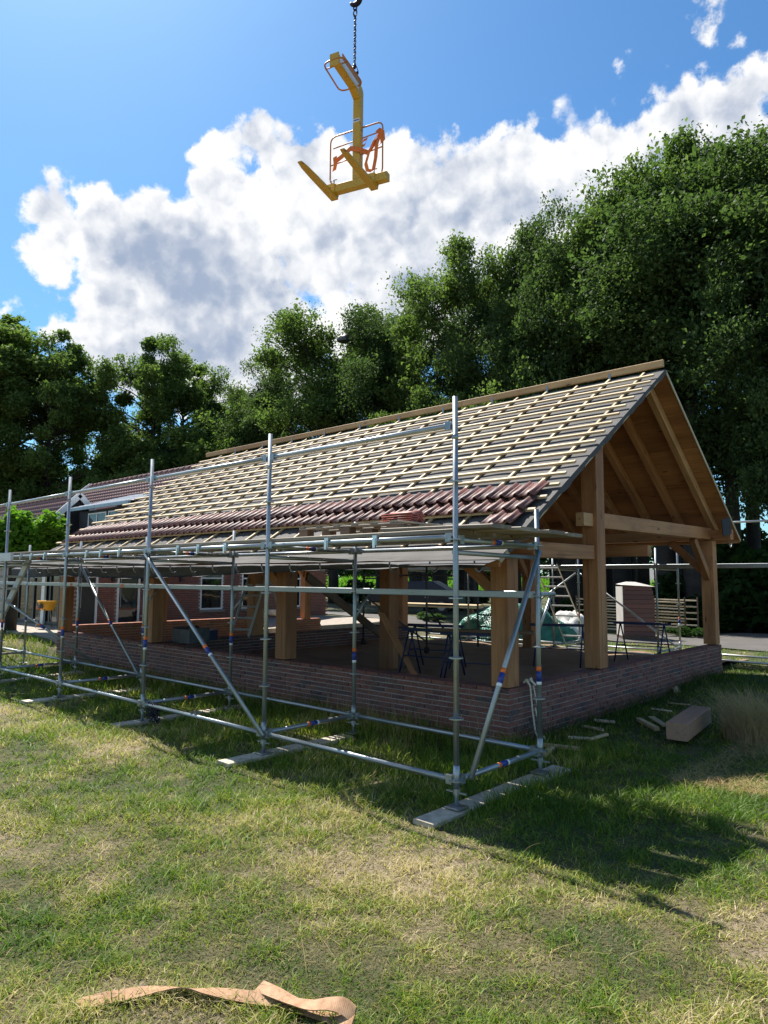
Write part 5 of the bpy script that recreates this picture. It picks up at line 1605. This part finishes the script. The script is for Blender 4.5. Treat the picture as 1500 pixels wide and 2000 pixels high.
def shrub_mesh(seed, n, leaf, mat, flat=.8):
    rng = np.random.default_rng(seed)
    C = rng.normal(size=(14, 3)) * np.array([.5, .5, .28]); C[:, 2] = np.abs(C[:, 2]) + .25
    P = []
    for c in C:
        g = rng.normal(size=(n // 14, 3)); g /= np.linalg.norm(g, axis=1)[:, None]; g *= (rng.uniform(0, 1, len(g)) ** .4)[:, None]
        P.append(c + g * rng.uniform(.28, .48) * np.array([1, 1, flat]))
    P = np.concatenate(P); P[:, 2] = np.maximum(P[:, 2], .02)
    V, F = leaf_cloud(P, leaf, rng, .6)
    me = fast_mesh('foliage', V, F); me.materials.append(MAT[mat]); return me
SH = [shrub_mesh(5, 4200, .060, 'shrub_leaf'), shrub_mesh(6, 4200, .070, 'dark_leaf'), shrub_mesh(7, 3600, .065, 'yellow_leaf')]
shr = {}
def stem_part(t, h):
    b = MB()
    for k in range(5): b.tube([(0, 0, 0), (.3 * math.cos(k * 1.3), .3 * math.sin(k * 1.3), h * .5)], [.03, .012], 5)
    b.build('stem', 'trunk', t, True)
def shrub(k, px, py, Y, s, label, sz=1.0):
    q = on_y(px, py, Y); x = q.x; g = gz(x, Y)
    if px < 1390: s *= .62; sz *= .62
    M = Matrix.Translation((x, Y, g)) @ Matrix.Rotation(px * .37, 4, 'Z') @ Matrix.Diagonal((s, s, s * sz, 1))
    if k not in shr:
        t = thing('shrub', label, 'shrub', (0, 0, 0), 'shrubs below the trees'); obj('foliage', SH[k], None, t); stem_part(t, .8)
        t.matrix_world = M; shr[k] = t
    else: dup(shr[k], M, label)
for a in [(1, 1255, 1200, 22.0, 1.7, 'dark shrub behind the wrapped tile pallet', 1.0), (2, 1313, 1185, 21.5, 1.1, 'yellow green shrub between the two back scaffold uprights', 1.2), (0, 1335, 1215, 18.2, .95, 'round shrub at the end of the metal hurdles', 1.0),
          (1, 1280, 1180, 22.5, 1.6, 'dark shrub right of the wrapped tile pallet', 1.2), (1, 1350, 1160, 22.0, 1.9, 'dark shrub behind the knee brace', 1.5), (0, 1425, 1200, 22.4, 1.3, 'pale leaved shrub right of the corner post', .8),
          (1, 1450, 1225, 22.8, 1.5, 'dark low shrub along the far road edge', .6), (1, 1495, 1225, 23.0, 1.8, 'dark low shrub along the road at the right edge', .7), (0, 1490, 1150, 25.0, 2.6, 'tall leafy shrub at the right edge below the orange roof', 1.3),
          (1, 1410, 1130, 26.0, 2.2, 'tall dark shrub right behind the corner post', 1.5), (1, 1400, 1225, 22.6, 1.2, 'low dark shrub at the foot of the broad trunk', .7), (0, 840, 1190, 17.5, .9, 'leafy shrub seen through the scaffold tower', 1.1),
          (1, 760, 1180, 24.0, 2.2, 'dark shrub behind the middle post', 1.1), (1, 900, 1170, 24.0, 1.9, 'dark shrub left of the green tarpaulin', .9), (1, 1160, 1185, 22.0, 1.8, 'dark shrub behind the gable post', 1.2), (1, 1120, 1185, 23.0, 1.8, 'dark shrub behind the foot of the long ladder', 1.0),
          (1, 700, 1165, 28.0, 2.8, 'dark shrub beyond the pale timber', 1.2), (0, 1215, 1170, 24.0, 1.8, 'shrub between the thick trunk and the tile pallet', 1.1), (1, 1550, 1200, 23.0, 2.4, 'dark shrub just outside the right edge', 1.2)]:
    shrub(a[0], a[1], a[2], a[3], a[4], a[5], a[6])
def blades_mesh(P, H, Wd, lean, rng, seg=3, curl=.5, name='blades'):
    """tapered, bent blades: P bases, H heights, Wd widths, lean = sideways reach as part of H"""
    n = len(P); a = rng.uniform(0, 2 * math.pi, n); d = np.stack([np.cos(a), np.sin(a), np.zeros(n)], 1)
    b2 = a + rng.normal(0, .9, n) + math.pi / 2; s = np.stack([np.cos(b2), np.sin(b2), np.zeros(n)], 1)
    rows = []
    for k in range(seg + 1):
        f = k / seg
        c = P + d * (H * lean)[:, None] * (f ** (1 + curl)) + np.array([0, 0, 1]) * (H * (f - .35 * lean * f * f))[:, None]
        w = (Wd * (1 - f) ** .7 * .5)[:, None]
        if k < seg: rows += [c - s * w, c + s * w]
        else: rows += [c]
    V = np.stack(rows, 1); m_ = V.shape[1]; V = V.reshape(-1, 3); i = np.arange(n) * m_
    F = []
    for k in range(seg - 1):
        q = i + 2 * k; F += [np.stack([q, q + 1, q + 3], 1), np.stack([q, q + 3, q + 2], 1)]
    q = i + 2 * (seg - 1); F.append(np.stack([q, q + 1, q + 2], 1))
    return fast_mesh(name, V, np.concatenate(F))
def fan_palm():
    q = on_y(1462, 1215, 22.0); x, y = q.x, 22.0; g = gz(x, y)
    t = thing('fan_palm', 'fan leaved palm like plant beyond the road, left of the right edge', 'plant', (x, y, g))
    b = MB(); b.tube([(x, y, g), (x, y, g + .6)], [.14, .10], 8); b.build('trunk', 'trunk', t, True)
    for k in range(14):
        a = k * 2.4; el = .3 + .9 * ((k * 37) % 10) / 10
        d = Vector((math.cos(a) * math.cos(el), math.sin(a) * math.cos(el), math.sin(el))); c = Vector((x, y, g + .6)); tip = c + d * .8
        u = d.cross(Vector((0, 0, 1))).normalized(); w = u.cross(d)
        b = MB(); b.tube([c, tip], .012, 5)
        for r in range(9):
            th = (r - 4) * .30; dd = (d * math.cos(th) + u * math.sin(th)); e = tip + dd * .55 - Vector((0, 0, .1)); side = dd.cross(w).normalized() * .03
            b.add([tip, tip + dd * .3 + side + w * .01, e, tip + dd * .3 - side + w * .01], [(0, 1, 2, 3)])
        b.build('leaf', 'fan_leaf', t)
fan_palm()
def pleached():
    q = on_z(20, 1234, .34); x, y = q.x, q.y; g = gz(x, y)
    t = thing('plane_tree', 'bright green flat trained plane tree with a slim dark trunk, left of the house door', 'tree', (x, y, g))
    b = MB(); b.tube([(x, y, g), (x, y, g + 2.3), (x, y, g + 3.0)], [.17, .13, .08], 9)
    dirx = Vector((.88, .47, 0))
    for s in (-1, 1):
        for z in (2.2, 2.6, 3.0): b.tube([(x, y, g + z), tuple(Vector((x, y, g + z)) + dirx * s * 1.3)], [.05, .02], 6)
    b.build('trunk', 'trunk', t, True)
    rng = np.random.default_rng(4); n = 8500
    A = rng.uniform(-1, 1, (n, 3)); A[:, 2] = A[:, 2] * (1 + .25 * np.sin(A[:, 0] * 9 + A[:, 1] * 4)) + .22 * np.sin(A[:, 0] * 7) + .2 * np.sin(A[:, 0] * 19 + A[:, 1] * 5)
    P = np.array([x, y, g + 2.72]) + np.outer(A[:, 0] * 1.75 - .35, np.array(dirx)) + np.outer(A[:, 1] * .55, np.array([-.47, .88, 0])) + np.outer(A[:, 2] * .62, np.array([0, 0, 1]))
    V, F = leaf_cloud(P, .075, rng, .7, aspect=.8); c = P.mean(0)
    obj('crown', fast_mesh('crown', V - c, F), 'plane_leaf', t, Matrix.Translation(Vector(c)))
pleached()
def corn():
    rng = np.random.default_rng(9); n = 26000
    x = rng.uniform(-75, 30, n); y = 36.0 + rng.exponential(6, n); y = np.minimum(y, 75)
    y = np.round(y / .75) * .75 + rng.normal(0, .06, n)
    P = np.stack([x, y, ground_z(x, y) + rng.uniform(.2, 1.35, n)], 1)
    me = blades_mesh(P, rng.uniform(.5, .85, n), np.full(n, .085), rng.uniform(.4, .9, n), rng, 3)
    o = obj('corn', me, 'corn_leaf'); o['kind'] = 'stuff'; o['label'] = 'bright green corn field beyond the tree trunks'; o['category'] = 'corn'
corn()
def far_wood():
    rng = np.random.default_rng(10); n = 42000
    x = rng.uniform(-190, 110, n); base = 9 + 2.5 * np.sin(x * .09) + 1.6 * np.sin(x * .31) + .9 * np.sin(x * .8)
    z = base * rng.uniform(0, 1, n) ** .7; y = 92 + rng.uniform(0, 9, n) + .10 * np.abs(x)
    V, F = leaf_cloud(np.stack([x, y, z], 1), .55, rng, .3)
    o = obj('far_wood', fast_mesh('far_wood', V, F), 'far_leaf'); o['kind'] = 'stuff'; o['label'] = 'dark wood on the horizon beyond the corn field'; o['category'] = 'wood'
far_wood()
def far_house(name, label, px, py0, Y, w, roofm, wallm):
    q = on_y(px, 1140, Y); x = q.x
    t = thing(name, label, 'house', (x, Y, 0))
    b = MB(); b.box((x - w, Y, 0), (x + w, Y + 5, 1.7)); b.build('wall', wallm, t)
    b = MB(); b.add([(x - w - .3, Y - .4, 1.6), (x + w + .3, Y - .4, 1.6), (x + w + .3, Y + 2.5, 3.4), (x - w - .3, Y + 2.5, 3.4), (x - w - .3, Y + 5.4, 1.6), (x + w + .3, Y + 5.4, 1.6)],
                    [(0, 1, 2, 3), (3, 2, 5, 4), (0, 3, 4), (1, 5, 2), (0, 4, 5, 1)]); b.build('roof', roofm, t)
    for k in (-.5, .4):
        f = MB(); f.box((x + k * w - .7, Y - .06, .7), (x + k * w + .7, Y - .01, 1.5)); wn = f.build('window', 'white_paint', t)
        p = MB(); p.box((x + k * w - .6, Y - .09, .8), (x + k * w + .6, Y - .07, 1.4)); p.build('pane', 'window_glass', wn)
far_house('far_house', 'distant house with a bright orange tiled roof at the right edge, behind the trees', 1440, 1120, 84, 4.2, 'orange_tile', 'brick_red')
far_house('far_house', 'distant grey house seen between the trunks, above the corn', 1262, 1120, 84, 3, 'frame_dark', 'grey_wall')

# ---------------------------------------------------------------- grass
def free(x, y):
    """where lawn grass can grow"""
    ins = (x > -13.5) & (x < -.84) & (y > 2.22) & (y < 10.2)
    flo = (x > -8.9) & (x < -1.0) & (y > 9) & (y < 12.3)
    ter = (x < -13.3) & (x > -24.5) & (y > 2.6)
    w = 2.0 + 5.2 * smooth01(x, -6.5, -2.0); y0 = 14.9 + .05 * (-x)
    rd = (y > y0) & (y < y0 + w)
    brd = np.zeros_like(x, bool)
    for _, k, a, b in SOLE: brd |= (np.abs(x + k * BAY) < .105) & (y > a + .03) & (y < b)
    return ~(ins | flo | ter | rd | brd)
STRAP_PATH = [tuple(on_z(px, py, .02))[:2] for px, py in ((140, 1977), (260, 1955), (360, 1936), (450, 1950), (545, 1957), (600, 1965), (690, 1992))]
def lawn():
    rng = np.random.default_rng(21)
    n = 470000
    th = YAW + rng.uniform(-.95, .80, n); r = np.exp(rng.uniform(math.log(2.1), math.log(21), n))
    x = CAM_P.x - np.sin(th) * r; y = CAM_P.y + np.cos(th) * r
    # tufts and worn gaps
    xs_, ys_ = [], []                                   # uncut blades standing round the lifting strap
    for pa, pb in zip(STRAP_PATH, STRAP_PATH[1:]):
        k = 260; f = rng.uniform(0, 1, k); xs_.append(pa[0] + (pb[0] - pa[0]) * f + rng.normal(0, .035, k)); ys_.append(pa[1] + (pb[1] - pa[1]) * f + rng.normal(0, .035, k))
    xs_, ys_ = np.concatenate(xs_), np.concatenate(ys_); n_s = len(xs_)
    x = np.concatenate([x, xs_]); y = np.concatenate([y, ys_]); r = np.concatenate([r, np.full(n_s, 3.0)]); n = len(x); near = np.arange(n) >= n - n_s
    tuft = np.sin(x * 9.1 + 2 * np.sin(y * 5.3)) * np.sin(y * 8.3 + 2 * np.sin(x * 6.1))
    worn = np.sin(x * 1.3 + .8 * np.sin(y * 1.9)) * np.sin(y * 1.1 + 1.2 * np.sin(x * 1.5 + 1))
    keep = free(x, y) & (rng.uniform(size=n) < .70 + .30 * tuft + .16 * worn)
    x, y, r, tuft, worn, near = (k[keep] for k in (x, y, r, tuft, worn, near)); n = len(x)
    lush = smooth01(y, -.5, .5) * (1 - smooth01(y, 2.3, 3.5)) * (x < .3)
    edge = smooth01(y, 1.5, 2.1) * (x < -.6) * (y < 2.25)
    H = (.028 + .017 * tuft + .012 * worn + .030 * lush + .05 * edge) * rng.uniform(.5, 2.0, n) + .012
    H *= 1 + .5 * (r > 6)
    H = np.where(near, rng.uniform(.04, .10, n), H)
    Wd = rng.uniform(.0035, .0075, n) * (1 + np.clip(r - 3, 0, 12) * .14)
    lean = rng.uniform(.5, 1.5, n) * (1 - .4 * lush)
    me = blades_mesh(np.stack([x, y, ground_z(x, y)], 1), H, Wd, lean, rng, 2, .5)
    o = obj('grass', me, 'grass_blade'); o['kind'] = 'stuff'; o['label'] = 'mown lawn with worn straw coloured patches'; o['category'] = 'grass'
lawn()
def thatch():
    rng = np.random.default_rng(22); n = 160000
    th = YAW + rng.uniform(-.95, .80, n); r = np.exp(rng.uniform(math.log(2.1), math.log(12), n))
    x = CAM_P.x - np.sin(th) * r; y = CAM_P.y + np.cos(th) * r
    k = free(x, y); x, y, r = x[k], y[k], r[k]; n = len(x)
    P = np.stack([x, y, ground_z(x, y) + rng.uniform(.0, .012, n)], 1)
    o = obj('thatch', blades_mesh(P, rng.uniform(.008, .022, n), rng.uniform(.003, .006, n) * (1 + np.clip(r - 3, 0, 12) * .14), rng.uniform(1.6, 4.0, n), rng, 2, .3), 'thatch'); o['kind'] = 'stuff'; o['label'] = 'matted dead grass between the green blades'; o['category'] = 'grass'
thatch()
def straw_litter():
    rng = np.random.default_rng(31); n = 900
    th = YAW + rng.uniform(-.62, .62, n); r = np.exp(rng.uniform(math.log(2.3), math.log(9), n))
    x = CAM_P.x - np.sin(th) * r; y = CAM_P.y + np.cos(th) * r
    k = free(x, y); x, y = x[k], y[k]; n = len(x)
    P = np.stack([x, y, ground_z(x, y) + rng.uniform(.01, .035, n)], 1)
    m1 = blades_mesh(P, rng.uniform(.03, .14, n) ** 1.0 * .4, np.full(n, .0035), rng.uniform(1.5, 3.2, n), rng, 3, .1)
    o = obj('straw_litter', m1, 'straw'); o['kind'] = 'stuff'; o['label'] = 'loose dry straws lying on the lawn'; o['category'] = 'straw'
    n = 260; x = np.concatenate([rng.uniform(-1.6, 1.6, 170), rng.uniform(.8, 3.2, 90)]); y = np.concatenate([rng.uniform(-3.7, -1.6, 170), rng.uniform(-2.5, -.4, 90)])
    P = np.stack([x, y, ground_z(x, y)], 1)
    o = obj('long_stems', blades_mesh(P, rng.uniform(.06, .26, n), rng.uniform(.0022, .004, n), rng.uniform(.5, 2.2, n), rng, 5, .8), 'straw'); o['kind'] = 'stuff'; o['label'] = 'long dry grass stems left standing in the mown lawn'; o['category'] = 'grass'
    # mown hay on the right
    n = 16000; x = rng.uniform(1.0, 3.4, n); y = rng.uniform(1.9, 4.4, n) + .35 * (x - 1)
    kk = (np.sin(x * 3) * np.sin(y * 2.5) + rng.normal(0, .5, n)) > -.2; x, y = x[kk], y[kk]; n = len(x)
    P = np.stack([x, y, ground_z(x, y) + rng.uniform(.005, .05, n)], 1)
    m2 = blades_mesh(P, rng.uniform(.05, .13, n), np.full(n, .004), rng.uniform(1.2, 2.6, n), rng, 3, .2)
    o = obj('hay', m2, 'straw'); o['kind'] = 'stuff'; o['label'] = 'dry mown hay beside the tuft of tall dry grass'; o['category'] = 'hay'
straw_litter()
def dry_tuft():
    q = on_z(1440, 1452, .0); rng = np.random.default_rng(41); n = 1900
    c = np.array([q.x + .12, q.y + .35, 0])
    a = rng.uniform(0, 2 * math.pi, n); rr = rng.uniform(0, 1, n) ** .6 * .36
    P = np.stack([c[0] + rr * np.cos(a), c[1] + rr * np.sin(a) * .8, np.zeros(n)], 1); P[:, 2] = ground_z(P[:, 0], P[:, 1])
    me = blades_mesh(P - np.array([c[0], c[1], 0]), rng.uniform(.25, .80, n), rng.uniform(.004, .0085, n), rng.uniform(.25, 1.0, n), rng, 5, .9)
    o = obj('dry_grass_tuft', me, 'weed_straw', None, Matrix.Translation((c[0], c[1], 0))); tag(o, 'tall tuft of dry brownish grass at the right edge, beside the heavy timber block', 'grass tuft')
    n = 420; x = rng.uniform(-8.5, -.9, n); y = rng.uniform(1.75, 2.15, n)
    P = np.stack([x, y, ground_z(x, y)], 1)
    o = obj('weeds', blades_mesh(P, rng.uniform(.15, .62, n) * rng.uniform(.6, 1.3, n), np.full(n, .005), rng.uniform(.1, .5, n), rng, 4, .8), 'weed_straw'); o['kind'] = 'stuff'; o['label'] = 'thin dry weeds growing against the front brick wall'; o['category'] = 'weeds'
    n = 1500; y = rng.uniform(2.2, 9.5, n); x = -.86 + np.abs(rng.normal(0, .28, n)) + .02
    P = np.stack([x, y, ground_z(x, y)], 1)
    o = obj('weeds', blades_mesh(P, rng.uniform(.12, .42, n), np.full(n, .006), rng.uniform(.3, 1.0, n), rng, 4, .8), 'shrub_leaf'); o['kind'] = 'stuff'; o['label'] = 'green weeds along the foot of the gable brick wall'; o['category'] = 'weeds'
dry_tuft()
